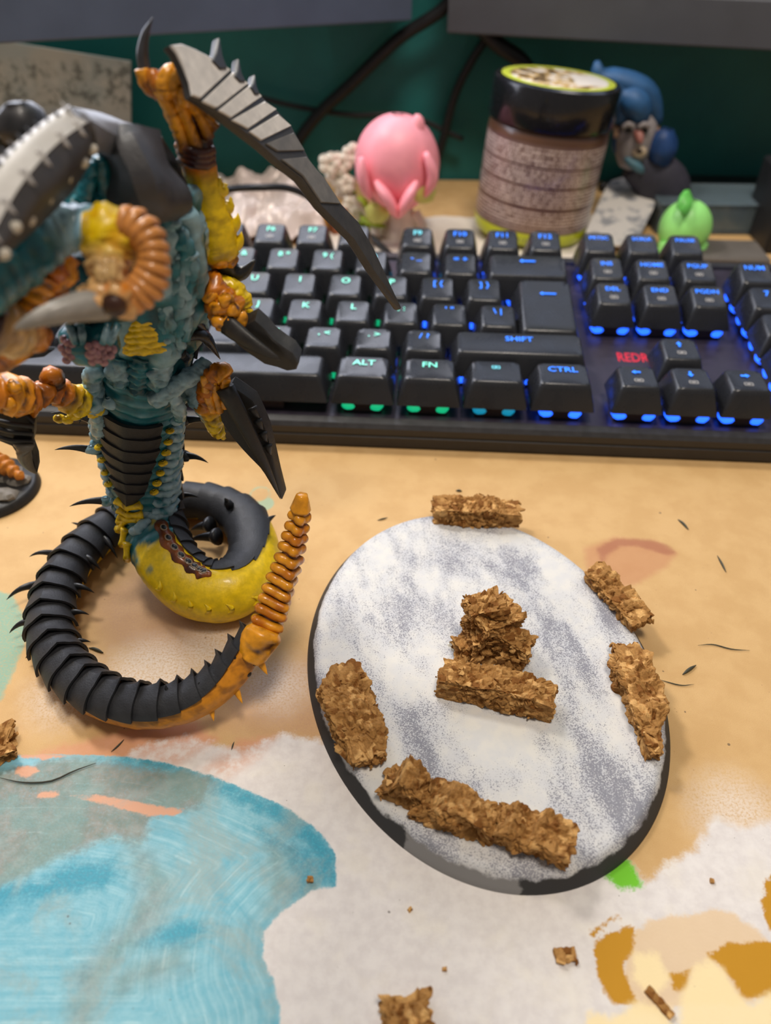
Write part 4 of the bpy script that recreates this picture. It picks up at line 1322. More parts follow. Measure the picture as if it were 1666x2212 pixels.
cc_ = CARD.mix(CARD.math('MULTIPLY', bandz, CARD.step(nn, .38, .44, .6, 0)), cc_, tuple(lin((206, 206, 200))))
CARD.l(cc_, CARD.b.inputs['Base Color']); CARD.set(Roughness=.5)
pc = onplane([(-160, 62), (282, 132), (282, 284), (-160, 290)], at(282, 284, 493), (.02, 1, -.12))
tag(obj('printed_card', MB().add(*prism(pc, (0.02, 1, -.12), 2.0, .3)), CARD.m, sharp=40), 'pale grey card with floral print standing under the left monitor', 'card')

# cables
CAB = basic('black_cable', (24, 25, 28), .45, .08, .1)
def cable(pts, r, label, name='cable'):
    P = spline(pts, 60)
    tag(obj(name, MB().add(*tube(P, r, 10)), CAB), label, 'cable', 'black cables behind the desk things')
cable([at(985, -20, 515), at(950, 25, 516), at(860, 85, 518), at(760, 180, 518), at(690, 245, 518), at(640, 310, 518), at(600, 380, 515)], 3.6, 'thick black cable running diagonally down the teal wall')
cable([at(1060, 70, 518), at(1020, 130, 518), at(985, 200, 519), at(960, 290, 520), at(940, 360, 520)], 2.6, 'thin black cable hanging left of the jar')
cable([at(1040, 60, 512), at(1075, 95, 508), at(1130, 135, 508), at(1160, 190, 510), at(1165, 260, 512)], 4.4, 'thick black cable curving down behind the jar lid')
cable([at(540, 205, 521), at(640, 230, 521), at(760, 248, 521), at(880, 250, 521), at(1000, 300, 521)], 1.6, 'thin horizontal cable sagging along the wall')
cable([on(380, 440, 40), on(480, 412, 38), on(560, 405, 42), on(640, 412, 38), on(740, 470, 20), on(800, 510, 6), on(850, 556, 2.0), on(866, 566, 2.0)], 1.7, 'thin black cable arching over the silver bag to the keyboard')
cable([on(1300, 405, 3), on(1400, 368, 4), on(1500, 360, 4), on(1600, 352, 4), on(1720, 345, 4)], 2.8, 'black cable lying on the desk at right behind the clear case')

# neighbouring miniature on its round base, cut by the left edge
mb0 = on(-18, 1062, 0)
mini = thing('small_model_base', (mb0[0], mb0[1], 0), 'small round model base with grey rubble and amber bones at the left edge', 'model base')
m_ = MB().add(*lathe([(0, 0), (15.6, 0), (16, .4), (15.2, 3.0), (14.6, 3.4), (0, 3.4)], 56)); m_.xf(None, (mb0[0], mb0[1], 0)); obj('disc', m_, basic('black_rim', (30, 28, 27), .5, .1), mini, 40)
for k, (dx, dy, r) in enumerate([(8, -6, 4.5), (10, 2, 4), (3, -9, 4.2), (5, 5, 5), (-4, 0, 6), (-2, -8, 5)]):
    obj('rubble', MB().add(*ball((mb0[0] + dx, mb0[1] + dy, 3.6), (r, r * .8, r * .5), 12, 8, .35, .35, k)), basic('grey_rubble', (112, 106, 98), .8, .25, .5), mini, 30)
AMB0 = basic('amber_bone', (178, 108, 32), .4, .25, .6)
P_ = spline([(mb0[0] - 8, mb0[1] + 9, 8), (mb0[0] + 4, mb0[1] + 4, 9), (mb0[0] + 13, mb0[1] - 1, 7)], 60)
t_ = np.linspace(0, 1, 60)
obj('bone', MB().add(*tube(P_, np.interp(t_, [0, .6, 1], [3.2, 3, 1.2]) * (1 + .25 * np.sin(t_ * 55)), 12)), AMB0, mini)

# ================================================================ the serpent monster figure
TEAL_D, TEAL, PALE = lin((6, 60, 70)), lin((20, 104, 116)), lin((136, 166, 178))
YEL, YEL_D = lin((226, 190, 6)), lin((140, 106, 6))
AMB, AMB_H, BRN = lin((188, 108, 12)), lin((222, 148, 26)), lin((66, 28, 12))
BLK = lin((36, 36, 38)); GRY = lin((120, 118, 116))
CN = {'teal': TEAL, 'teald': TEAL_D, 'pale': PALE, 'yel': YEL, 'amb': AMB, 'ambh': AMB_H, 'brn': BRN, 'blk': BLK, 'gry': GRY, 'cream': lin((198, 160, 104)), 'pink': lin((150, 110, 118))}
FIG = basic('figure_paint', None, .42, .16, .5, .25, 1.6, coat=.12)
SATIN = basic('glossy_figure_paint', None, .32, .2, .45, .25, 1.2, coat=.25)
PLT = basic('black_plate_paint', (40, 40, 43), .55, .22, .35, .3, 2.2)
SPK = basic('black_spike_paint', (34, 34, 36), .38, .25, .5, .1, 2.0)
GREYP = basic('grey_plate_paint', (146, 144, 142), .6, .16, .35, .2, 1.2)
mroot = thing('monster_figurine', on(300, 1230, 0), 'painted serpent monster figure with teal body, yellow belly and coiled black-plated tail', 'figurine')
UPD = (0.0, 0.0, 1.0)
CP = [  # point, radius, dorsal direction
    (at(322, 425, 152), 8.0, (.15, .9, .3)), (at(335, 500, 155), 10.5, (.1, .95, .1)), (at(338, 600, 158), 11.5, (.1, .95, 0)), (at(325, 700, 162), 11.5, (.1, .95, 0)),
    (at(308, 795, 165), 10.6, (.1, .95, 0)), (at(305, 880, 168), 10.6, (.1, .95, 0)), (at(306, 960, 170), 10.4, (.12, .95, 0)), (at(314, 1040, 170), 9.6, (.2, .9, .1)), (at(328, 1120, 167), 8.8, (.55, .8, .1)),
    (on(358, 1208, 13.5), 8.4, (.75, .6, .25)), (on(428, 1273, 9.0), 8.5, (.35, .85, .45)), (on(514, 1268, 8.6), 8.3, (-.3, .7, .65)), (on(552, 1198, 7.8), 7.2, (-.6, .25, .75)), (on(530, 1126, 7.2), 6.4, (-.35, -.1, .95)),
    (on(465, 1090, 6.6), 5.8, (-.05, -.25, 1)), (on(390, 1084, 6.2), 5.5, (0, -.2, 1)), (on(310, 1098, 6.2), 5.4, (.0, -.2, 1)), (on(236, 1140, 6.2), 5.5, (-.05, -.2, 1)), (on(165, 1208, 6.2), 5.6, (-.1, -.1, 1)),
    (on(120, 1288, 6.2), 5.6, (-.1, 0, 1)), (on(110, 1366, 6.2), 5.6, (-.05, .05, 1)), (on(140, 1438, 6.2), 5.5, (0, .1, 1)), (on(207, 1497, 6.4), 5.4, (.05, .2, 1)), (on(300, 1528, 7.0), 5.1, (0, .32, .95)),
    (on(400, 1520, 8.6), 4.7, (-.2, .5, .85)), (on(478, 1476, 12.2), 4.2, (-.5, .6, .65)), (on(533, 1408, 18), 3.7, (-.75, .55, .4)), (on(568, 1362, 22), 3.1, (-.85, .45, .3))]
tab = np.array([list(p) + [r] + list(d) + [i] for i, (p, r, d) in enumerate(CP)])
NS = 900
SP = spline(tab, NS)
PP, PR, PD, PU = SP[:, :3], SP[:, 3], SP[:, 4:7], SP[:, 7]
PT, PDn, PB = frames(PP, PD)
PL = np.concatenate([[0], np.cumsum(np.linalg.norm(np.diff(PP, axis=0), axis=1))])
def at_u(u):
    f = lambda A: np.stack([np.interp(u, PU, A[:, k]) for k in range(3)], -1)
    return f(PP), np.interp(u, PU, PR), norm(f(PDn)), norm(f(PB)), norm(f(PT))
def surf(u, th, lift=0.0):
    u = np.asarray(u, float); th = np.asarray(th, float)
    p, r, d, b, t = at_u(u)
    return p + (r + lift)[..., None] * (np.cos(th)[..., None] * d + np.sin(th)[..., None] * b)
def u_of_len(l):
    return np.interp(l, PL, PU)
def len_of_u(u):
    return np.interp(u, PU, PL)

# trunk flesh, one continuous skin from chest to the end of the plated tail
def trunk():
    n, seg = 520, 56
    u = u_of_len(np.linspace(0, PL[-1], n))
    p, r, d, b, t = at_u(u)
    th = np.linspace(0, 2 * np.pi, seg, endpoint=False)
    U_, TH = np.meshgrid(u, th, indexing='ij')
    Q = p[:, None] + r[:, None, None] * (np.cos(th)[None, :, None] * d[:, None] + np.sin(th)[None, :, None] * b[:, None])
    lat = np.cos(TH - np.pi)                      # 1 on the belly, -1 on the back
    chest = sm(4.6, 3.9, U_)
    colm = sm(4.0, 4.6, U_) * sm(9.4, 8.6, U_)
    L_ = len_of_u(U_)
    strands = np.abs(vnoise(np.stack([TH * 4.2, L_ * .09, 0 * L_], -1), 1, 4)) * 2 - .7 + .4 * fbm(Q, .35, 7, 3)
    ribs = np.sin(L_ * 2 * np.pi / 2.6 + 1.2 * np.sin(TH * 2)) * .5 + .5 * fbm(Q, .5, 9, 2)
    abd = np.sin(L_ * 2 * np.pi / 3.2) * .5 - .9 * np.exp(-((np.abs(TH - np.pi)) / .12) ** 2)
    dv = chest * (strands * 1.5) * (1 - sm(3.5, 4.1, U_)) + chest * sm(3.5, 4.0, U_) * abd * .7 + colm * ribs * .5 + .12 * fbm(Q, .3, 2, 2) * sm(9, 9.6, U_)
    V = Q + dv[..., None] * (np.cos(th)[None, :, None] * d[:, None] + np.sin(th)[None, :, None] * b[:, None])
    hi = sm(.0, .95, dv + .25 * fbm(Q, .25, 21, 2))
    C = mixc(TEAL_D, TEAL, sm(-.8, .1, dv))
    C = C * (1 - hi[..., None] * .85) + PALE * hi[..., None] * .85
    blend = fbm(Q, .3, 33, 2) * .45
    c2 = sm(8.75, 9.1, U_ + blend - .9 * (TH > np.pi) * 0)
    C = C * (1 - c2[..., None]) + (YEL * (1 - .15 * sm(.1, .6, vnoise(Q, .4, 3))[..., None])) * c2[..., None]
    c3 = sm(20.6, 22.2, U_ + blend)
    am = (AMB * .5 + AMB_H * .5) * (1 - .5 * sm(0, .6, fbm(Q, .5, 13, 3)))[..., None] + BRN * (.5 * sm(0, .6, fbm(Q, .5, 13, 3)))[..., None]
    C = C * (1 - c3[..., None]) + am * c3[..., None]
    F = grid_faces(n, seg, True)
    V = V.reshape(-1, 3); C = C.reshape(-1, 3)
    V = np.vstack([V, p[0], p[-1]]); C = np.vstack([C, C[0], C[-1]])
    for j in range(seg):
        k = (j + 1) % seg
        F.append((k, j, n * seg)); F.append(((n - 1) * seg + j, (n - 1) * seg + k, n * seg + 1))
    V[:, 2] = np.maximum(V[:, 2], .05)
    return obj('trunk', MB().add(V, F, C), FIG, mroot)
trunk()
def plate(ua, ub, thc, half, l0, l1, thick, ridge=0.0, chev=0.0, nA=6, nT=17, half2=None, edge=.0, keel=0.0):
    """armour plate hugging the trunk between ua and ub around angle thc"""
    a = np.linspace(0, 1, nA)[:, None]
    q = np.linspace(-1, 1, nT)[None, :]
    hh = half + ((half2 if half2 is not None else half) - half) * a
    L0, L1 = len_of_u(ua), len_of_u(ub)
    l = L0 + (L1 - L0) * a + chev * (1 - np.abs(q)) * a
    u = u_of_len(l)
    th = thc + q * hh
    lift = l0 + (l1 - l0) * a ** 1.3 + ridge * np.exp(-(q / .16) ** 2) * (.4 + .6 * a) - edge * np.abs(q) ** 3 + keel * (a > .8) * np.exp(-(q / .12) ** 2)
    A = surf(u, th, lift)
    B = surf(u, th, lift - thick)
    m = nA * nT
    V = np.vstack([A.reshape(-1, 3), B.reshape(-1, 3)])
    F = grid_faces(nA, nT)
    ed = list(range(nT)) + [i * nT + nT - 1 for i in range(1, nA)] + [(nA - 1) * nT + j for j in range(nT - 2, -1, -1)] + [i * nT for i in range(nA - 2, 0, -1)]
    Fs = F + [tuple(i + m for i in f[::-1]) for f in F] + [(ed[k], ed[k] + m, ed[(k + 1) % len(ed)] + m, ed[(k + 1) % len(ed)]) for k in range(len(ed))]
    V[:, 2] = np.maximum(V[:, 2], .02)
    return V, Fs, None
# back plates down the column, over the loop and along the tail
la = len_of_u(1.2)
lend = len_of_u(26.4)
k = 0
while la < lend:
    u_ = float(u_of_len(la))
    step = np.interp(u_, [0, 9, 14, 18, 23, 27], [6.5, 5.6, 6.4, 6.4, 5.6, 4.0])
    half = math.radians(np.interp(u_, [0, 4, 7.5, 8.5, 9.5, 10.5, 12, 13, 16, 20, 23, 27], [55, 80, 70, 50, 46, 54, 72, 92, 98, 98, 90, 72]))
    ub = float(u_of_len(min(la + step * 1.12, PL[-1] - .1)))
    ridge = np.interp(u_, [0, 12, 16, 20, 27], [.3, .2, .5, .9, .9])
    V_, F_, _ = plate(u_, ub, 0.0, half, .25, np.interp(u_, [0, 10, 14, 17, 27], [1.3, 1.0, 1.1, 1.6, 1.2]), .75, ridge, np.interp(u_, [16, 19, 22], [0, 1.4, .4]), keel=np.interp(u_, [17, 19, 21, 27], [0, .7, .7, .9]))
    obj('back_plate', MB().add(V_, F_), PLT, mroot, sharp=28)
    la += step
    k += 1
# belly plates
ub0, ub1, nb = 4.62, 7.05, 7
for i in range(nb):
    a0 = ub0 + (ub1 - ub0) * i / nb
    a1 = ub0 + (ub1 - ub0) * (i + 1.12) / nb
    h0 = math.radians(np.interp(i, [0, 2, 6], [46, 44, 24])); h1 = math.radians(np.interp(i + 1, [0, 2, 6, 7], [46, 43, 24, 12]))
    V_, F_, _ = plate(a0, a1, math.pi, h0, 1.7, .7, 1.0, .55, 3.0, half2=h1, edge=.3)
    obj('belly_plate', MB().add(V_, F_), PLT, mroot, sharp=28)
def lump(mb, c, r, c1, c2, seed, noise=.22, ns=.6, seg=14, rings=9, M=None):
    V, F, _ = ball(c, r, seg, rings, noise, ns, seed, M=M)
    dd = np.linalg.norm((V - c) / (np.asarray(r, float) * np.ones(3)), axis=1)
    C = mixc(c2, c1, sm(.80, 1.05, dd + .12 * vnoise(V, 1.1, seed)))
    mb.add(V, F, C)
    return mb
for i in range(7):
    uu = ub0 + .28 + i * .30
    hh = math.radians(np.interp(uu, [4.6, 5.3, 6.8], [52, 50, 30]))
    for s_ in (-1, 1):
        c_ = surf(uu, math.pi + s_ * (hh + .10), .9)
        obj('side_nub', lump(MB(), c_, (1.25, 1.2, .72), YEL, YEL_D, i * 3 + s_, .15), SATIN, mroot)
# yellow ventral bones under the plates
for i in range(7):
    uu = 7.12 + i * .26
    tc = math.pi - float(np.interp(uu, [7.1, 8, 9.1], [0, .36, .30]))
    t_ = np.linspace(-1, 1, 13)
    P_ = surf(uu + .06 - .10 * np.abs(t_), tc + t_ * .36, .85)
    obj('belly_bone', MB().add(*tube(P_, .8 + .6 * np.abs(t_) ** 3 + .3 * np.exp(-(t_ / .2) ** 2), 8, up=surf(uu, tc, 9) - surf(uu, tc, 0), colr=lambda s, th, dv, V: mixc(YEL, YEL_D, sm(.2, .7, vnoise(V, .9, 5))))), SATIN, mroot)
    if i < 6:
        obj('belly_link', MB().add(*tube(np.array([surf(uu + .06, tc, .5), surf(uu + .17, tc, .6), surf(uu + .28, tc, .5)]), .42, 8, colr=YEL)), SATIN, mroot)
# pale flank ribs
def rib(uu, ta, tb, r, seed):
    t_ = np.linspace(0, 1, 16)
    P_ = surf(uu + .10 * np.sin(t_ * np.pi) + .03 * vnoise(np.stack([t_ * 4, 0 * t_ + seed, 0 * t_], -1), 1, seed), ta + (tb - ta) * t_, .35 + .25 * vnoise(np.stack([t_ * 5, 0 * t_ + seed * 1.7, 0 * t_], -1), 1, seed))
    rr = r * (.55 + .6 * np.sin(np.pi * np.clip(t_, .03, .97)) ** .6) * (1 + .25 * vnoise(np.stack([t_ * 7, 0 * t_ + seed, 0 * t_], -1), 1, 3))
    obj('flank_rib', MB().add(*tube(P_, rr, 9, up=(0.1, -1, .2), colr=lambda s, th, dv, V: mixc(PALE, TEAL, sm(.1, .7, vnoise(V, .7, seed))))), FIG, mroot)
for i in range(19):
    uu = 4.72 + i * .235
    hw = math.radians(np.interp(uu, [4.6, 5.3, 7, 8, 9.2], [62, 60, 38, 44, 58]))
    if uu < 8.55: rib(uu, math.pi - hw - .02, math.radians(88), 1.25, i)
    if uu < 8.2:
        rib(uu, math.pi + hw + .02, math.radians(272), 1.2, i + 40)
for i in range(9):        # knobbly left hip edge
    uu = 4.3 + i * .21
    c_ = surf(uu, math.radians(258 - i * 1.0), .8)
    obj('hip_knob', lump(MB(), c_, (2.0, 1.9, 1.7), PALE, TEAL, i + 60, .2), FIG, mroot)
# holed strip beside the yellow belly
a_ = np.linspace(0, 1, 30)
us = 8.55 + a_ * 1.9
th0 = math.pi - np.interp(a_, [0, .5, 1], [1.95, 2.0, 2.0])
A_ = np.stack([surf(us, th0 - .05 * np.sin(a_ * 40) - np.interp(a_, [0, .1, .9, 1], [.10, .22, .22, .02]), .45), surf(us, th0, .65), surf(us, th0 + .06 * np.sin(a_ * 33) + np.interp(a_, [0, .1, .9, 1], [.12, .24, .24, .02]), .45)], 0)
Bv = A_ - (A_ - at_u(us)[0]) * .12
st = MB()
V_ = np.vstack([A_.reshape(-1, 3), Bv.reshape(-1, 3)])
Fg = grid_faces(3, 30)
ed = list(range(30)) + [59, 89] + list(range(88, 59, -1)) + [30]
st.add(V_, [f for f in Fg] + [tuple(i + 90 for i in f[::-1]) for f in Fg] + [(ed[q], ed[q] + 90, ed[(q + 1) % len(ed)] + 90, ed[(q + 1) % len(ed)]) for q in range(len(ed))], mixc(lin((128, 66, 20)), BRN, sm(0, .5, vnoise(V_, .5, 3))))
strip = obj('holed_strip', st, SATIN, mroot)
for i in range(8):
    q = .10 + i * .11
    uu = 8.55 + q * 1.9
    tt = math.pi - np.interp(q, [0, .5, 1], [1.95, 2.0, 2.0]) - .02
    pc_, nn_ = surf(uu, tt, .62), norm(surf(uu, tt, 2) - surf(uu, tt, 0))
    _, _, _, _, tg = at_u(uu)
    sd_ = np.cross(nn_, tg)
    an = np.linspace(0, 2 * np.pi, 17)[:-1]
    rim = pc_ + (np.cos(an) * 1.05)[:, None] * tg + (np.sin(an) * .8)[:, None] * sd_
    rm = MB().add(*tube(np.vstack([rim, rim[:1]]), .2, 6, up=nn_, colr=lin((140, 120, 96)), cap=False))
    ho = obj('hole_rim', rm, SATIN, strip)
    obj('hole', MB().add(*prism(pc_ - nn_ * .1 + (np.cos(an) * .95)[:, None] * tg + (np.sin(an) * .72)[:, None] * sd_, nn_, .22, .02, lin((10, 8, 8)))), FIG, strip)
# raised folds on the yellow belly
for i in range(8):
    uu = 9.45 + i * .30
    tt = math.pi - .95 - .02 * i
    t_ = np.linspace(0, 1, 10)
    P_ = surf(uu + .07 * np.sin(t_ * np.pi), tt + t_ * .38, .05)
    obj('belly_fold', MB().add(*tube(P_, .75 * np.sin(np.pi * np.clip(t_, .05, .95)), 8, colr=YEL)), SATIN, mroot)

# spikes along column and tail
def spk(b, t, r, bend=(0, 0, 0), sq=.7, collar=True, colr=None, name='spike', mat=None, n=9):
    o = obj(name, MB().add(*spike(b, t, r, bend, 10, n, sq, colr, power=.75)), mat or SPK, mroot)
    if collar:
        b = np.asarray(b, float); d_ = norm(np.asarray(t, float) - b)
        obj('spike_socket', MB().add(*tube(np.array([b - d_ * 1.6, b - d_ * .2, b + d_ * .8]), [r * 1.5, r * 1.3, r * .9], 10, colr=BLK)), mat or SPK, o)
    return o
for (bx_, by_, tx_, ty_, Y, yt, r) in [(196, 972, 118, 972, 166, 162, 1.25), (226, 1082, 150, 1094, 166, 163, 1.35), (200, 906, 106, 893, 164, 158, 1.3), (192, 893, 170, 917, 166, 163, .9),
                                       (402, 908, 472, 914, 172, 170, 1.2), (402, 985, 450, 1000, 175, 173, 1.3), (388, 1072, 430, 1075, 176, 175, 1.2)]:
    b_ = at(bx_, by_, Y)
    o = spk(b_, at(tx_, ty_, yt), r, (0, 0, .8), .65, False)
    obj('spike_socket', lump(MB(), b_ + np.array([.6 if tx_ < bx_ else -.6, 0, 0]), (2.2, 1.6, 1.6), PALE if tx_ < bx_ else BLK, TEAL if tx_ < bx_ else BLK, bx_), FIG, o)
for (bx_, by_, tx_, ty_, h, ht, r, bz) in [(128, 1200, 63, 1203, 5.0, 7.0, 1.3, 1.6), (84, 1264, 14, 1296, 5.0, 4.5, 1.5, 1.6), (76, 1342, 20, 1368, 4.5, 3.5, 1.4, 1.5), (96, 1396, 55, 1422, 4.0, 2.0, 1.2, .8), (200, 1146, 154, 1129, 6, 7.5, 1.2, .5),
                                       (222, 1162, 254, 1206, 8.0, 5, 1.8, 1.8), (180, 1208, 218, 1231, 8.0, 6.5, 1.9, 1.8), (154, 1270, 204, 1281, 7.5, 7, 1.5, 1.5), (150, 1326, 193, 1328, 7.0, 7, 1.2, 1.0), (158, 1388, 196, 1387, 6.5, 6.5, 1.1, .8),
                                       (562, 1140, 596, 1113, 10, 12, 1.8, .5), (462, 1160, 408, 1168, 8, 5, 1.9, .6), (448, 1136, 412, 1146, 7.5, 5, 1.9, .5), (492, 1086, 485, 1076, 15, 17.5, 1.0, .1)]:
    spk(on(bx_, by_, h), on(tx_, ty_, ht), r, (0, 0, bz))
for (bx_, by_, tx_, ty_, h, ht, r) in [(545, 1418, 541, 1380, 19, 24.5, 1.6), (508, 1444, 508, 1415, 16.5, 20.5, 1.4), (484, 1466, 482, 1440, 15, 18.5, 1.3), (430, 1496, 430, 1472, 12.5, 15.5, 1.2), (362, 1504, 358, 1478, 11.5, 14.5, 1.2)]:
    spk(on(bx_, by_, h), on(tx_, ty_, ht), r, collar=False, name='tail_thorn')
for (bx_, by_, tx_, ty_, h, ht, r) in [(506, 1482, 524, 1520, 11, 9, 1.6), (454, 1520, 462, 1558, 8, 6, 1.6), (558, 1422, 578, 1458, 17, 14.5, 1.7)]:
    spk(on(bx_, by_, h), on(tx_, ty_, ht), r, collar=False, colr=AMB_H, name='amber_thorn', mat=SATIN)
for (px, py, h) in [(450, 1529, 8.2), (465, 1521, 9.0), (495, 1497, 11.2), (507, 1483, 12.4), (535, 1455, 14.7), (551, 1431, 17.2)]:
    obj('tail_pit', MB().add(*ball(on(px, py, h), (1.0, .9, .9), 10, 6, color=lin((30, 16, 8)))), FIG, mroot)

# bony tail end
BP = spline([on(560, 1392, 19), on(582, 1330, 24), on(602, 1275, 29), on(622, 1215, 35), on(638, 1150, 41.5), on(648, 1110, 46), on(653, 1068, 51)], 120)
br_ = np.linspace(0, 1, 120)
obj('tail_core', MB().add(*tube(BP[:112], np.interp(br_[:112], [0, .8, 1], [3.0, 1.7, 1.2]), 12, colr=mixc(BRN, AMB, .25))), SATIN, mroot)
obj('tail_socket', MB().add(*tube(spline([on(538, 1425, 17.5), on(552, 1400, 19.5), on(566, 1374, 22), on(574, 1356, 23.5)], 24), np.interp(np.linspace(0, 1, 24), [0, .5, .85, 1], [3.2, 4.4, 4.6, 3.6]), 20, disp=lambda s, th, Q: .5 * fbm(Q, .5, 3, 2), colr=lambda s, th, dv, V: mixc(AMB_H, BRN, sm(0, -.5, dv)))), SATIN, mroot)
nv = 11
for i in range(nv):
    f_ = .15 + i * .070
    j = int(f_ * 119)
    tg = norm(BP[min(j + 3, 119)] - BP[j - 3])
    r = np.interp(f_, [.1, .3, .6, .85, .95], [4.5, 4.3, 3.3, 2.5, 2.2])
    n, seg = 9, 26
    t_ = np.linspace(-1, 1, n)
    up_ = np.array([-.6, -.7, .3])
    D_ = norm(up_ - (up_ @ tg) * tg); B_ = np.cross(tg, D_)
    th = np.linspace(0, 2 * np.pi, seg, endpoint=False)
    lob = 1 + .17 * np.cos(th * 4 + i * .3) + .05 * np.cos(th * 7 + i)
    bow = .55 * np.cos(th * 2 + .6)                     # saddle-shaped ring
    prof = np.sqrt(np.maximum(1 - t_ ** 2, .0)) * .42 + .58
    V_ = BP[j] + tg * ((t_[:, None] * 1.35 + bow[None] * .55)[..., None]) + (r * prof[:, None] * lob[None] * (1 - .12 * (np.abs(t_[:, None]) > .8)))[..., None] * (np.cos(th)[None, :, None] * D_ + np.sin(th)[None, :, None] * B_)
    C_ = mixc(AMB_H, AMB, sm(-.3, .5, vnoise(V_, .4, i))) * (1 - .0)
    edgef = sm(.55, 1.0, np.abs(t_))[:, None] + 0 * th
    C_ = C_ * (1 - .75 * edgef[..., None]) + BRN * .75 * edgef[..., None]
    V_ = np.vstack([V_.reshape(-1, 3), BP[j] - tg * 1.2, BP[j] + tg * 1.2]); C_ = np.vstack([C_.reshape(-1, 3), BRN, BRN])
    F_ = grid_faces(n, seg, True)
    for q in range(seg):
        F_.append(((q + 1) % seg, q, n * seg)); F_.append(((n - 1) * seg + q, (n - 1) * seg + (q + 1) % seg, n * seg + 1))
    obj('tail_vertebra', MB().add(V_, F_, C_), SATIN, mroot)
tp = spline([BP[104], BP[112], BP[119]], 24)
obj('tail_tip', MB().add(*tube(tp, np.interp(np.linspace(0, 1, 24), [0, .15, .5, .85, 1], [2.0, 2.5, 2.0, 1.6, 1.3]), 16, disp=lambda s, th, Q: .15 * np.cos(th * 5), colr=lambda s, th, dv, V: mixc(AMB_H, BRN, sm(.25, .0, s) * .8 + .2 * sm(.1, .6, vnoise(V, .5, 2))))), SATIN, mroot)

# ---------------- limbs
def limb(name, pts, parent=mroot, bump=.35, ns=.5, ring=0.0, rfreq=30, seg=20, n=60, squash=1.0, mat=None, wash=BRN, seed=0, up=(0.2, -.3, 1), washk=.6):
    """pts rows: px, py, Y, radius, colour name"""
    T_ = spline(np.array([list(at(x, y, Y)) + [r] + list(CN[c]) for x, y, Y, r, c in pts]), n)
    Cc = np.clip(T_[:, 4:7], 0, 1)
    def dsp(s, th, Q):
        return bump * (.55 * fbm(Q, ns, seed, 3) + .8 * (np.abs(vnoise(Q, ns * 1.1, seed + 5)) * 2 - .55) + .35 * (np.abs(vnoise(Q, ns * 2.6, seed + 8)) * 2 - .55)) + ring * np.sin(s * rfreq)
    def cl(s, th, dv, V):
        base = Cc[:, None, :] + 0 * th[..., None]
        w = sm(.15, -.75, dv / max(bump + ring, .05)) * washk
        return base * (1 - w[..., None]) + np.asarray(wash) * w[..., None]
    return obj(name, MB().add(*tube(T_[:, :3], np.maximum(T_[:, 3], .1), seg, up, squash, dsp, cl)), mat or SATIN, parent)
def lumps(name, pts, parent=mroot, c1=AMB_H, c2=BRN, mat=None, noise=.25):
    mb = MB()
    for i, (x, y, Y, r) in enumerate(pts):
        lump(mb, at(x, y, Y), r, c1, c2, x + y, noise)
    return obj(name, mb, mat or SATIN, parent)

# raised right arm: shoulder, upper arm, forearm, hand, claw and long blade
ra = limb('upper_arm', [(372, 455, 158, 3.2, 'teal'), (402, 470, 158, 4.2, 'pale'), (425, 500, 159, 4.0, 'pale'), (448, 528, 160, 3.6, 'yel'), (476, 556, 161, 3.0, 'amb')], bump=.4, wash=TEAL_D)
fa = limb('forearm', [(478, 572, 160, 2.2, 'amb'), (472, 548, 160, 4.4, 'yel'), (462, 500, 160, 4.8, 'yel'), (447, 440, 160, 4.0, 'yel'), (437, 395, 160, 3.6, 'yel'), (430, 360, 160, 3.5, 'amb'), (422, 335, 160, 3.8, 'amb')], bump=.12, squash=.75, wash=YEL_D, up=(1, 0, .25))
for (b, t) in (((476, 448), (497, 424)), ((486, 490), (514, 460)), ((490, 532), (522, 500)), ((470, 405), (481, 394))):
    o = obj('forearm_thorn', MB().add(*spike(at(*b, 160), at(*t, 160), 2.2, (.8, 0, -.6), 10, 9, .6, YEL, .7)), SATIN, fa)
obj('elbow_spike', MB().add(*tube(spline([at(478, 560, 161), at(500, 585, 162), at(525, 588, 162), at(551, 562, 162)], 16), np.interp(np.linspace(0, 1, 16), [0, .4, 1], [3.0, 2.2, .3]), 12)), SPK, fa)
lumps('elbow_joint', [(478, 562, 159, (2.4, 2, 2)), (494, 560, 160, (2.2, 2, 2)), (468, 575, 160, (1.6, 1.5, 1.5))], fa)
ha = limb('wrist', [(428, 355, 160, 3.2, 'amb'), (425, 320, 160, 3.3, 'brn'), (415, 285, 160, 3.5, 'brn'), (398, 245, 160, 3.3, 'brn'), (375, 210, 160, 2.6, 'amb'), (362, 192, 160, 1.8, 'amb')], bump=.5, ns=.4, washk=.8)
for i, pts in enumerate([[(400, 330), (385, 280), (362, 225), (345, 190)], [(430, 330), (412, 280), (390, 230), (372, 190)], [(452, 300), (436, 260), (415, 225), (405, 195)], [(468, 280), (452, 262), (430, 240)]]):
    limb('tendon', [(x, y, 156.3 + i * .5, 1.25 - .08 * i, 'ambh' if q else 'brn') for q, (x, y) in enumerate(pts)], ha, .2, .6, n=30, seg=12)
for i, yy in enumerate((318, 330, 342)):
    limb('wrist_band', [(382 + i * 4, yy - 4, 157, .8, 'amb'), (410, yy + 8, 155.5, 1.0, 'brn'), (440, yy + 14, 155.8, 1.0, 'brn'), (464, yy + 6, 157, .7, 'brn')], ha, .12, .8, n=24, seg=10)
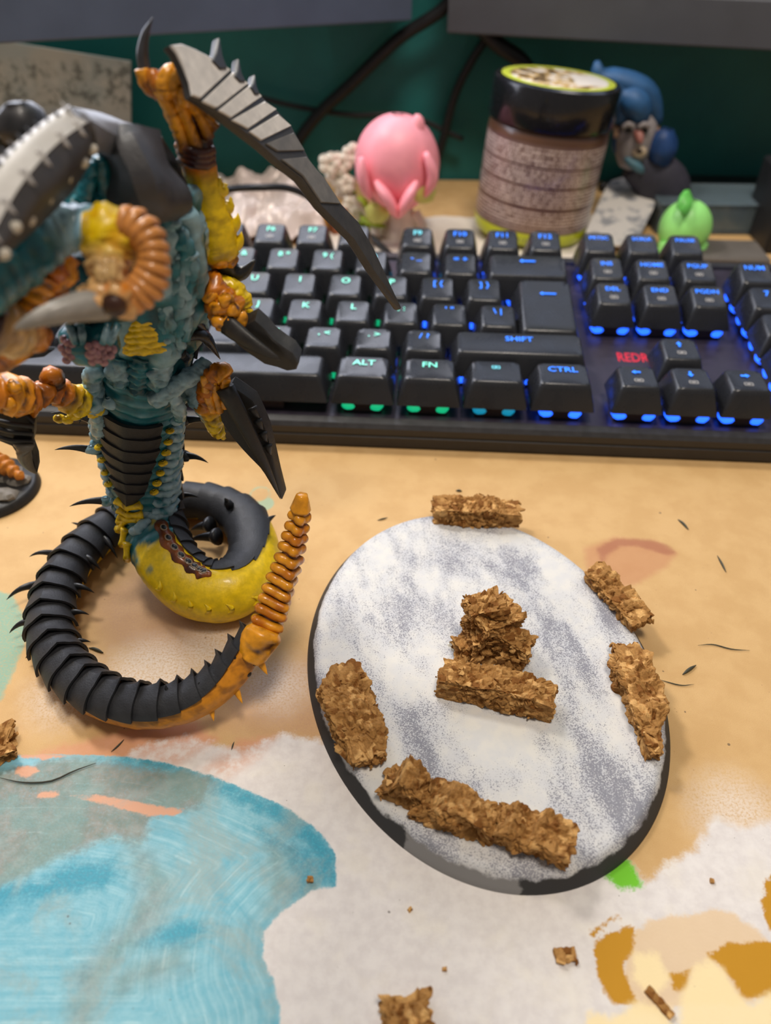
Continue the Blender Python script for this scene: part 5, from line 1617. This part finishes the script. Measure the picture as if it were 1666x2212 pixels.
for pts in ([(345, 200, 158, 2.0, 'amb'), (322, 185, 158, 2.1, 'amb'), (308, 160, 158, 1.9, 'ambh'), (303, 148, 158, 1.6, 'ambh')], [(350, 195, 157, 1.8, 'amb'), (335, 178, 157, 1.9, 'amb'), (330, 155, 158, 1.7, 'amb')],
            [(365, 205, 157, 2.0, 'ambh'), (352, 190, 156, 2.0, 'ambh'), (362, 160, 157, 1.9, 'ambh'), (375, 148, 158, 1.5, 'ambh')], [(380, 200, 157, 2.0, 'ambh'), (372, 185, 156.5, 1.9, 'ambh'), (388, 160, 157, 1.7, 'ambh'), (398, 150, 158, 1.3, 'ambh')], [(402, 225, 157, 2.0, 'ambh'), (398, 205, 156.5, 2.1, 'ambh'), (408, 190, 157, 1.4, 'ambh')]):
    limb('finger', [(x, y, Y - .8, r * .72, c) for x, y, Y, r, c in pts], ha, .18, .7, n=26, seg=12)
obj('claw', MB().add(*tube(spline([at(313, 152, 158), at(308, 115, 158), at(314, 75, 158), at(330, 38, 158)], 20), np.interp(np.linspace(0, 1, 20), [0, .3, .7, 1], [1.5, 1.45, .9, .08]), 12, (0, -1, 0), .75, colr=lin((62, 62, 66)))), FIG, ha)
def bY(px): return 153 + 36 * (px - 370) / 500.0
def z5(pts): return [(350 + x * .36, 50 + y * .36) for x, y in pts]
BL_OUT = z5([(55, 130), (120, 120), (200, 150), (310, 205), (400, 265), (520, 355), (605, 435), (690, 512), (780, 612), (862, 762), (895, 825), (962, 905), (1080, 1080), (1180, 1185), (1270, 1340), (1335, 1480), (1395, 1610), (1440, 1715), (1395, 1660), (1270, 1490), (1150, 1300), (960, 1110), (840, 945), (700, 835), (600, 745), (420, 605), (240, 475), (182, 440), (165, 350), (130, 260), (90, 180)])
BN = norm(np.array([-.35, 1.0, -.12]))
_b0, _b1, _b2 = at(385, 110, 153), at(870, 660, 189), at(640, 330, 173.5)
BN = norm(np.cross(_b1 - _b0, _b2 - _b0)); BN = BN if BN[1] > 0 else -BN
def bl(pts, off=0.0): return onplane(pts, _b0, BN, off)
blade = obj('blade', MB().add(*prism(bl(BL_OUT), BN, 2.2, .5)), basic('dark_blade', (58, 56, 55), .5, .2, .3, .2, 1.5), ha, 35)
SCL = basic('pale_blade_scale', (214, 210, 206), .55, .14, .4, .2, 1.2)
cells = [[(60, 132), (120, 124), (200, 155), (310, 210), (415, 278), (235, 448), (185, 430), (168, 350), (132, 258), (95, 182)], [(432, 292), (520, 360), (340, 502), (320, 505), (248, 468)], [(532, 370), (602, 438), (418, 566), (345, 522)],
         [(620, 468), (690, 515), (520, 632), (425, 580)], [(700, 545), (778, 615), (600, 702), (530, 650)], [(792, 655), (858, 762), (700, 768), (630, 722)], [(722, 815), (870, 800), (930, 875), (965, 910), (1075, 1082), (960, 1075), (850, 915)]]
for i, cpts in enumerate(cells):
    o = obj('blade_scale', MB().add(*prism(bl(z5(cpts), -.45), BN, .6, .16)), SCL if i < 5 else basic('dim_blade_scale', (112, 110, 108), .55, .2, .4), blade, 35)
for (b0, b1, tp_) in (((305, 225), (395, 272), (345, 85)), ((440, 320), (505, 350), (462, 212)), ((535, 385), (590, 425), (560, 308))):
    pts = [b0, ((b0[0] * .5 + tp_[0] * .5) + 2, b0[1] * .6 + tp_[1] * .4), tp_, ((b1[0] * .6 + tp_[0] * .4) - 6, b1[1] * .6 + tp_[1] * .4), b1, ((b0[0] + b1[0]) / 2, max(b0[1], b1[1]) + 4)]
    obj('blade_thorn', MB().add(*prism(bl(z5(pts), -.8), BN, 1.8, .3)), basic('grey_thorn', (56, 58, 64), .5, .1), blade, 35)

# middle right arm
ma = limb('shoulder', [(395, 590, 162, 3.4, 'teal'), (425, 585, 161, 4.6, 'pale'), (445, 605, 160, 3.6, 'pale'), (462, 625, 159, 3.0, 'yel')], bump=.35, wash=TEAL_D)
f2 = limb('forearm', [(440, 612, 158, 2.4, 'brn'), (462, 622, 157, 3.4, 'amb'), (482, 655, 156, 4.0, 'amb'), (500, 690, 155, 3.8, 'ambh'), (512, 708, 155, 2.4, 'amb')], bump=.9, ns=.35, washk=.9)
limb('yellow_ridge', [(468, 606, 158, 1.6, 'yel'), (500, 622, 158, 2.2, 'yel'), (522, 650, 158, 2.1, 'yel'), (530, 690, 157, 1.4, 'yel')], f2, .5, .6, wash=YEL_D)
lumps('knuckle', [(455, 640, 154, (1.8, 1.6, 1.6)), (470, 665, 153, (1.9, 1.6, 1.8)), (490, 648, 153, (1.8, 1.5, 1.6)), (480, 695, 152.5, (2.1, 1.8, 1.8)), (520, 690, 153, (1.7, 1.5, 2.0)), (505, 670, 152.5, (1.7, 1.5, 1.7))], f2)
DARKB = basic('black_talon', (40, 38, 37), .48, .25, .3, .25, 1.5)
def talon(name, outline, Yf, nrm, thick, parent, bump_=True):
    P_ = np.array([at(x, y, Yf(x, y)) for x, y in outline])
    nrm = norm(np.asarray(nrm, float))
    # ridge line gives a diamond section: front centre bulges toward the viewer
    V, F, _ = prism(P_, nrm, thick, .35)
    return obj(name, MB().add(V, F), DARKB, parent, 35)
tl1 = talon('talon', [(485, 712), (500, 700), (530, 705), (550, 695), (570, 712), (590, 735), (612, 752), (632, 765), (646, 785), (640, 800), (622, 803), (600, 795), (572, 788), (545, 770), (520, 752), (500, 735)], lambda x, y: 154 - (x - 490) * .05, (.1, 1, .3), 4.5, f2)
obj('talon_ridge', MB().add(*spike(at(490, 700, 152), at(608, 778, 147), 2.6, (0, -1, 0), 10, 12, .6, power=.6)), DARKB, tl1)
obj('talon_flange', MB().add(*prism([at(535, 735, 158), at(540, 712, 158), at(555, 696, 158), at(560, 700, 158), at(552, 720, 158)], (0, 1, .2), .8, .15)), basic('grey_flange', (132, 132, 136), .4, .1), tl1, 35)
# lower right arm
la_ = limb('shoulder', [(385, 850, 165, 3.0, 'teal'), (410, 830, 164, 3.4, 'pale'), (430, 845, 164, 4.0, 'pale'), (448, 880, 164, 3.2, 'pale'), (462, 915, 164, 2.2, 'yel')], bump=.5, wash=TEAL_D)
f3 = limb('forearm', [(470, 940, 164, 1.5, 'yel'), (462, 905, 163, 2.6, 'yel'), (452, 865, 162, 3.2, 'amb'), (460, 825, 160, 3.2, 'amb'), (475, 803, 159, 2.6, 'amb'), (490, 815, 158, 2.2, 'ambh')], bump=.7, ns=.4, washk=.9)
for pts in ([(442, 812), (448, 850), (462, 890)], [(462, 815), (468, 850), (475, 890)], [(488, 815), (486, 850), (485, 880)]):
    limb('tendon', [(x, y, 158, 1.1, 'ambh') for x, y in pts], f3, .2, .6, n=24, seg=10)
tl2 = talon('talon', [(470, 872), (478, 850), (497, 835), (520, 850), (545, 868), (560, 898), (575, 935), (583, 968), (597, 1030), (609, 1080), (585, 1045), (560, 1010), (540, 990), (523, 972), (500, 945), (478, 912)], lambda x, y: 160 - (y - 840) * .01, (.25, 1, .2), 4.0, f3)
obj('talon_ridge', MB().add(*spike(at(486, 838, 157), at(606, 1078, 157.5), 2.4, (1.2, -1.8, 0), 10, 14, .8, power=.7)), DARKB, tl2)
for i in range(4):
    obj('talon_notch', MB().add(*spike(at(545 + i * 11, 880 + i * 27, 158), at(562 + i * 8, 905 + i * 26, 158), 1.3, (0, -.4, 0), 8, 6)), DARKB, tl2)
limb('yellow_thorns', [(455, 900, 166, 1.4, 'yel'), (468, 925, 166, 1.6, 'yel'), (486, 948, 166, .5, 'yel')], f3, .3, .8, wash=YEL_D, n=20)
limb('hip_bone', [(446, 778, 162, 1.6, 'pale'), (432, 800, 160, 2.0, 'pale'), (400, 820, 157, 2.1, 'pale'), (365, 845, 155, 2.0, 'pale'), (335, 862, 155, 2.3, 'pale'), (328, 866, 155, 1.6, 'pale')], bump=.35, ns=.5, wash=TEAL_D)
limb('hip_bone', [(370, 846, 155, 1.4, 'pale'), (385, 880, 157, 1.7, 'pale'), (390, 905, 159, 1.4, 'teal')], bump=.35, ns=.5, wash=TEAL_D, n=30)
limb('hip_bone', [(212, 792, 157, 2.0, 'pale'), (200, 825, 157, 2.4, 'pale'), (205, 860, 157, 2.6, 'pale'), (212, 900, 159, 2.2, 'pale'), (218, 940, 162, 1.8, 'pale')], bump=.8, ns=.45, wash=TEAL_D)
lumps('hip_bulb', [(205, 805, 155, (2.6, 2.2, 2.4)), (205, 870, 155.5, (2.4, 2.2, 2.2)), (236, 872, 154, (1.6, 1.4, 1.6)), (198, 840, 156, (2.2, 2, 2))], c1=PALE, c2=TEAL, mat=FIG)
# curved chest spikes on the right
for (pts, r, c) in (([(358, 606), (390, 600), (422, 632)], 1.7, lin((70, 70, 72))), ([(392, 690), (425, 692), (456, 730)], 2.0, BLK), ([(392, 725), (440, 725), (476, 776)], 2.0, BLK), ([(392, 760), (402, 772), (390, 775)], 1.6, BLK)):
    P_ = spline([at(x, y, 157 + 3 * q) for q, (x, y) in enumerate(pts)], 16)
    obj('chest_spike', MB().add(*tube(P_, np.interp(np.linspace(0, 1, 16), [0, .5, 1], [r, r * .9, .1]), 12, (0, -1, 0), .7, colr=c)), basic('dark_chest_spike', None, .3, .1), mroot)

# lower left arm and talon
al = limb('forearm', [(212, 885, 158, 1.6, 'yel'), (188, 868, 156, 3.0, 'yel'), (160, 865, 153, 3.4, 'yel'), (130, 850, 150, 2.8, 'amb'), (95, 850, 146, 2.6, 'amb'), (55, 858, 142, 3.6, 'amb'), (20, 850, 139, 4.2, 'ambh'), (-20, 850, 136, 3.6, 'amb')], bump=.7, ns=.5, ring=.42, rfreq=66, washk=1.0, n=150)
limb('arm_knob', [(118, 845, 149, 1.6, 'brn'), (120, 820, 148, 2.2, 'brn'), (108, 808, 147, 1.8, 'amb'), (98, 826, 147, 1.5, 'brn')], al, .3, .6, n=30)
lumps('knuckle', [(30, 835, 136.5, (1.6, 1.4, 1.5)), (50, 880, 138.5, (1.8, 1.5, 1.6)), (12, 868, 135.5, (2.0, 1.6, 1.7)), (68, 874, 141, (1.4, 1.3, 1.5))], al, noise=.35)
lumps('yellow_thorns', [(128, 905, 153, (1.4, 1, 1.2)), (145, 908, 153, (1.4, 1, 1.2)), (160, 898, 154, (1.6, 1.2, 1.2))], al, YEL, YEL_D)
tl3 = talon('talon', [(-20, 880), (20, 884), (60, 902), (74, 915), (72, 955), (68, 972), (78, 1000), (80, 1023), (62, 1010), (38, 985), (25, 965), (0, 955), (-20, 950)], lambda x, y: 140, (-.1, 1, .2), 4.0, al)
obj('talon_tip', MB().add(*spike(at(50, 955, 139), at(80, 1024, 140), 2.8, (-.6, -.8, 0), 12, 10, .7, lin((104, 96, 84)), .8)), FIG, tl3)
for i in range(3):
    obj('talon_band', MB().add(*tube(spline([at(-15, 905 + i * 18, 139), at(25, 915 + i * 18, 137.5), at(72, 922 + i * 16, 139.5)], 12), .55, 8)), DARKB, tl3)

# belly folds of the yellow patch
for i in range(7):
    yy = 672 + i * 13
    limb('yellow_fold', [(250 + i * 2.0, yy + 4, 152.5, .9, 'yel'), (285, yy + 7 + (i % 2) * 3, 149.5, 1.25, 'yel'), (320, yy + 5, 149.5, 1.2, 'yel'), (352 + i * 4, yy, 152, .8, 'yel')], bump=.3, ns=.6, wash=YEL_D, n=30, seg=12, seed=i)
# pale chest strands
for i, pts in enumerate([[(358, 470), (372, 520), (378, 580), (370, 640)], [(392, 490), (400, 545), (396, 610), (388, 670)], [(345, 500), (352, 560), (346, 620), (352, 668)], [(416, 545), (414, 610), (404, 670), (396, 730)], [(372, 600), (366, 660), (372, 720), (378, 765)],
                         [(330, 455), (352, 505), (364, 560)], [(405, 585), (398, 640), (386, 700), (388, 750)], [(352, 640), (350, 690), (362, 735)], [(386, 520), (380, 570), (386, 625)], [(376, 470), (390, 520), (408, 560)], [(340, 560), (338, 610), (340, 655)]]):
    limb('chest_strand', [(x, y, 146.0 + max(y - 560, 0) * .028 + ((x - 348) / 10.5) ** 2 / 21 + (i % 3) * .4, 1.45 - .45 * (q in (0, len(pts) - 1)), 'pale' if (i + q) % 2 else 'teal') for q, (x, y) in enumerate(pts)], bump=.6, ns=.4, wash=TEAL_D, n=40, seed=i * 5, washk=1.0, mat=FIG)
limb('abdomen_strand', [(265, 770, 155, 2.2, 'teal'), (262, 800, 154.5, 2.4, 'pale'), (258, 830, 155, 2.0, 'teal')], bump=.7, ns=.5, wash=TEAL_D, n=30)
limb('abdomen_strand', [(350, 765, 155, 2.4, 'pale'), (345, 800, 154.5, 2.6, 'pale'), (338, 835, 155.5, 2.0, 'teal')], bump=.7, ns=.5, wash=TEAL_D, n=30)
limb('abdomen_strand', [(303, 765, 153.5, 2.0, 'teald'), (301, 800, 153.5, 2.2, 'teal'), (298, 845, 155, 1.8, 'teald')], bump=.5, ns=.6, wash=TEAL_D, n=30, ring=.4, rfreq=36)
# pink cell clusters on a teal bulb
def hit_ball(px, py, c, r):
    for Y in np.linspace(c[1] - r[1] - 2, c[1] + 2, 80):
        q = at(px, py, Y)
        if (((q - c) / r) ** 2).sum() < 1: return q
    return at(px, py, c[1] - 1)
pb = at(196, 742, 140)
bulb = obj('cell_bulb', lump(MB(), pb, (6.2, 5.2, 4.6), TEAL, TEAL_D, 3, .12, .3, 26, 18), SATIN, mroot)
for (cx, cy, sx_, sy_, nn_) in ((216, 760, 30, 26, 15), (147, 756, 15, 26, 8)):
    for i in range(nn_):
        a = i * 2.4; rr = math.sqrt((i + .5) / nn_)
        px, py = cx + math.cos(a) * sx_ * rr, cy + math.sin(a) * sy_ * rr
        obj('pink_cell', lump(MB(), hit_ball(px, py, pb, np.array([6.2, 5.2, 4.6])), (.95, .75, .95), lin((158, 116, 124)), lin((96, 60, 74)), i, .12), SATIN, bulb)
for (x0_, x1_) in ((150, 165), (175, 180), (235, 222), (255, 236)):
    limb('bulb_tendon', [(x0_, 700, 138, .8, 'teal'), ((x0_ + x1_) / 2, 725, 136, .8, 'pale'), (x1_, 745, 135.2, .6, 'teal')], bulb, .15, .8, n=16, seg=10, wash=TEAL_D)

# upper left arm with its arched tube and grey horn, nearest to the camera
ua = limb('upper_arm', [(-60, 610, 108, 5.5, 'teal'), (0, 575, 112, 5.0, 'teal'), (60, 535, 116, 4.6, 'teal'), (110, 505, 120, 4.2, 'pale'), (160, 492, 122, 3.8, 'pale'), (200, 500, 122, 3.6, 'pale'), (225, 515, 121, 3.4, 'yel')], bump=.5, ns=.4, ring=.15, rfreq=60, wash=TEAL_D)
el = limb('elbow', [(184, 486, 120, 1.6, 'yel'), (208, 492, 119.5, 3.2, 'yel'), (230, 500, 119, 4.0, 'yel'), (240, 530, 118, 4.0, 'yel'), (238, 575, 116, 3.4, 'cream'), (236, 620, 114, 3.2, 'cream'), (232, 650, 113, 3.0, 'amb')], bump=.9, wash=AMB, mat=FIG)
for dx in (-14, 2, 16):
    limb('tendon', [(228 + dx, 560, 114, .8, 'cream'), (230 + dx * .9, 600, 112.5, .9, 'cream'), (228 + dx * .8, 645, 111.5, .8, 'amb')], el, .15, .8, n=20, seg=10)
AT = spline([at(262, 478, 119), at(300, 492, 118.5), at(328, 530, 117), at(332, 580, 115), at(312, 625, 113.5), at(275, 655, 112)], 90)
obj('arched_tube', MB().add(*tube(AT, 2.0, 12, colr=mixc(BRN, AMB, .5))), SATIN, el)
for i in range(11):
    j = 4 + i * 8
    tg = norm(AT[min(j + 2, 89)] - AT[j - 2])
    r = 2.6 + .25 * math.sin(i)
    V_, F_, C_ = tube(np.array([AT[j] - tg * .95, AT[j] - tg * .6, AT[j], AT[j] + tg * .6, AT[j] + tg * .95]), [r * .8, r, r * 1.06, r, r * .8], 16, (0, -1, .3), 1.0, lambda s, th, Q: .12 * np.cos(th * 6), lambda s, th, dv, V: mixc(lin((196, 130, 66)), BRN, sm(.3, .5, np.abs(s - .5)) * .7))
    obj('tube_ring', MB().add(V_, F_, C_), SATIN, el)
obj('horn', MB().add(*spike(at(222, 655, 111), at(28, 712, 102), 2.7, (0, -1, 1.0), 16, 20, 1, mixc(lin((128, 124, 120)), lin((150, 144, 136)), .5), .62)), FIG, el)
lumps('knuckle', [(188, 645, 110, (1.5, 1.3, 1.9)), (208, 655, 109, (1.3, 1.2, 1.4)), (255, 632, 111, (2.6, 2, 1.8)), (225, 628, 111, (2.4, 2, 1.6)), (268, 660, 111, (2.2, 1.8, 2.2)), (285, 640, 112, (2.0, 1.8, 2.0))], el, lin((206, 160, 104)), AMB)
obj('socket', MB().add(*ball(at(246, 660, 109), (2.0, 1.4, 1.9), 14, 10, color=lin((60, 32, 18)))), FIG, el)

# head: pale crest, dark side plate, jaw
def P3(l): return np.array([at(x, y, Y) for x, y, Y in l])
L0 = P3([(150, 226, 130), (100, 256, 125), (50, 296, 120), (0, 340, 115), (-60, 405, 109)])
L1 = P3([(187, 264, 127), (148, 290, 121.5), (110, 322, 117), (72, 364, 112), (36, 412, 108), (0, 475, 104), (-35, 545, 100)])
L3 = P3([(205, 326, 133), (188, 365, 129), (165, 405, 124), (130, 445, 119), (90, 485, 114), (45, 525, 109), (-10, 575, 104)])
L1s, L0s, L3s = spline(L1, 24), spline(L0, 24), spline(L3, 24)
L0, L1, L3 = L0s, L1s, L3s
head = obj('head_crest', MB().add(*loft([L0, (L0 + L1) / 2 + np.array([-.5, -2.0, .8]), L1], 2.0, 28, normal_flip=-1)), basic('pale_crest', (186, 182, 178), .55, .12, .2, .2, .8), mroot, 40)
obj('side_plate', MB().add(*loft([L1 + np.array([0, .2, -.2]), (L1 + L3) / 2 + np.array([1.2, -2.2, 0]), L3], 1.6, 28, normal_flip=-1)), basic('dark_side_plate', (66, 64, 66), .5, .2, .3, .2, 1.0), head, 40)
for i, (x, y) in enumerate([(198, 322), (178, 350), (142, 384), (100, 430), (62, 474), (32, 490), (8, 548)]):
    obj('pale_stud', MB().add(*ball(at(x, y, np.interp(x, [0, 204], [103.5, 130.5]) - 2.4), (1.0, .9, .9), 12, 8, color=lin((198, 190, 176)))), FIG, head)
for i in range(9):
    q = i / 8
    b_ = at(148 - 150 * q, 236 + 112 * q + 6, 126.5 - 15 * q)
    obj('crest_tooth', MB().add(*spike(b_ + np.array([1.0, 0, -1.8]), b_ + np.array([-.6, -.5, 1.6]), .9, seg=8, n=6, colr=lin((176, 172, 168)) if i == 0 else lin((50, 52, 58)))), FIG, head)
for i in range(6):
    q = (i + .5) / 6
    c_ = L1[0] * (1 - q) + L1[-1] * q
    a_ = spline(L1, 40)[int(q * 39)]
    obj('crest_notch', MB().add(*spike(a_ + np.array([-1.2, .2, .2]), a_ + np.array([.9, -.3, -1.3]), 1.3, seg=6, n=5, squash=.4, colr=lin((176, 172, 170)))), FIG, head)
obj('back_knob', lump(MB(), at(48, 268, 134), (4.2, 4, 3.6), lin((60, 58, 60)), BLK, 9, .2, .3), FIG, head)
neck = limb('neck', [(330, 430, 156, 7.5, 'teald'), (285, 405, 154, 8.0, 'teal'), (235, 395, 150, 7.5, 'teald'), (170, 420, 142, 6.0, 'teald'), (100, 470, 134, 5.0, 'teal'), (30, 530, 126, 4.5, 'teald')], bump=.9, ns=.3, ring=.3, rfreq=50, wash=TEAL_D, mat=FIG)
for i, pts in enumerate([[(195, 350), (190, 400), (178, 450)], [(215, 340), (225, 400), (215, 455)], [(240, 400), (215, 430), (175, 448)], [(150, 430), (165, 455), (190, 470)]]):
    limb('neck_strand', [(x, y, 134 + (x - 150) * .07, 1.3, 'teal') for x, y in pts], neck, .4, .5, n=24, wash=TEAL_D)
NP = basic('grey_neck_plate', (112, 112, 118), .5, .18, .25)
obj('neck_plate', MB().add(*loft([P3([(152, 252, 133), (215, 262, 140), (270, 282, 148), (335, 300, 156)]), P3([(182, 268, 127), (228, 285, 134), (285, 290, 143), (338, 304, 152)]), P3([(196, 318, 130), (225, 325, 136), (262, 322, 144), (330, 330, 154)])], 1.4, 24, normal_flip=-1)), NP, neck, 40)
COL = basic('collar_plate', (58, 57, 60), .48, .2, .35, .35, 2.0)
cl0 = P3([(213, 304, 142), (240, 330, 141), (262, 375, 140), (246, 418, 140), (250, 446, 141)])
cl1 = P3([(265, 288, 138), (288, 330, 134), (308, 385, 132), (318, 430, 133), (318, 464, 136)])
cl2 = P3([(328, 286, 146), (334, 325, 144), (352, 372, 143), (398, 428, 145), (372, 458, 147)])
collar = obj('collar', MB().add(*loft([cl0, cl1, cl2], 1.8, 28, normal_flip=1)), COL, neck, 45)
obj('collar_edge', MB().add(*tube(spline(cl0[1:4], 24), .55, 10, colr=lin((150, 144, 136)))), FIG, collar)
obj('rear_collar', MB().add(*loft([P3([(322, 284, 148), (325, 310, 148), (345, 350, 149), (385, 400, 151)]), P3([(342, 282, 150), (362, 315, 150), (385, 350, 152), (402, 395, 154)])], 2.0, 20, 8, .8, 1)), SPK, collar, 45)
lumps('collar_rivet', [(384, 352, 150, (.7, .6, .7)), (385, 420, 148, (1.6, 1.2, 1.2)), (398, 438, 150, (1.6, 1.4, 2.2))], collar, lin((90, 90, 94)), BLK, SPK)

# jaws and arms hanging at the left edge
limb('mandible', [(150, 552, 128, 2.2, 'amb'), (128, 590, 126, 2.4, 'ambh'), (118, 640, 124, 2.2, 'amb'), (104, 672, 122, 1.6, 'brn')], bump=.5, ns=.4, washk=.8)
limb('mandible', [(82, 548, 124, 1.8, 'yel'), (105, 572, 124, 2.2, 'amb'), (135, 598, 126, 2.0, 'amb'), (150, 575, 128, 1.6, 'ambh')], bump=.4, ns=.4, washk=.8)
limb('mandible', [(78, 600, 122, 3.0, 'amb'), (70, 640, 120, 3.2, 'ambh'), (50, 690, 118, 3.2, 'amb'), (25, 730, 116, 2.6, 'amb')], bump=.5, ns=.4, ring=.35, rfreq=44, washk=.9)
limb('lower_jaw', [(-40, 690, 112, 5.0, 'brn'), (-5, 700, 114, 5.2, 'cream'), (30, 712, 117, 4.4, 'cream'), (70, 722, 120, 3.2, 'amb'), (100, 715, 123, 1.5, 'amb')], bump=.7, ns=.3, washk=.7)
limb('jaw_blade', [(-40, 770, 118, 3.6, 'amb'), (0, 770, 118, 3.4, 'amb'), (45, 752, 120, 2.6, 'ambh'), (88, 728, 122, 1.2, 'amb')], bump=.4, ns=.3, washk=.7, squash=.6)
limb('throat', [(-50, 600, 118, 7, 'brn'), (10, 600, 122, 6.5, 'brn'), (60, 590, 126, 5.5, 'teald'), (120, 600, 134, 5.0, 'teald'), (200, 620, 145, 7, 'teald'), (280, 610, 154, 8, 'teal')], bump=.9, ns=.25, wash=TEAL_D, mat=FIG)
obj('dark_fin', MB().add(*prism(P3([(40, 762, 140), (80, 755, 142), (116, 757, 144), (95, 772, 142), (40, 778, 140)]), (0, 1, .2), 1.2, .2)), SPK, mroot, 35)
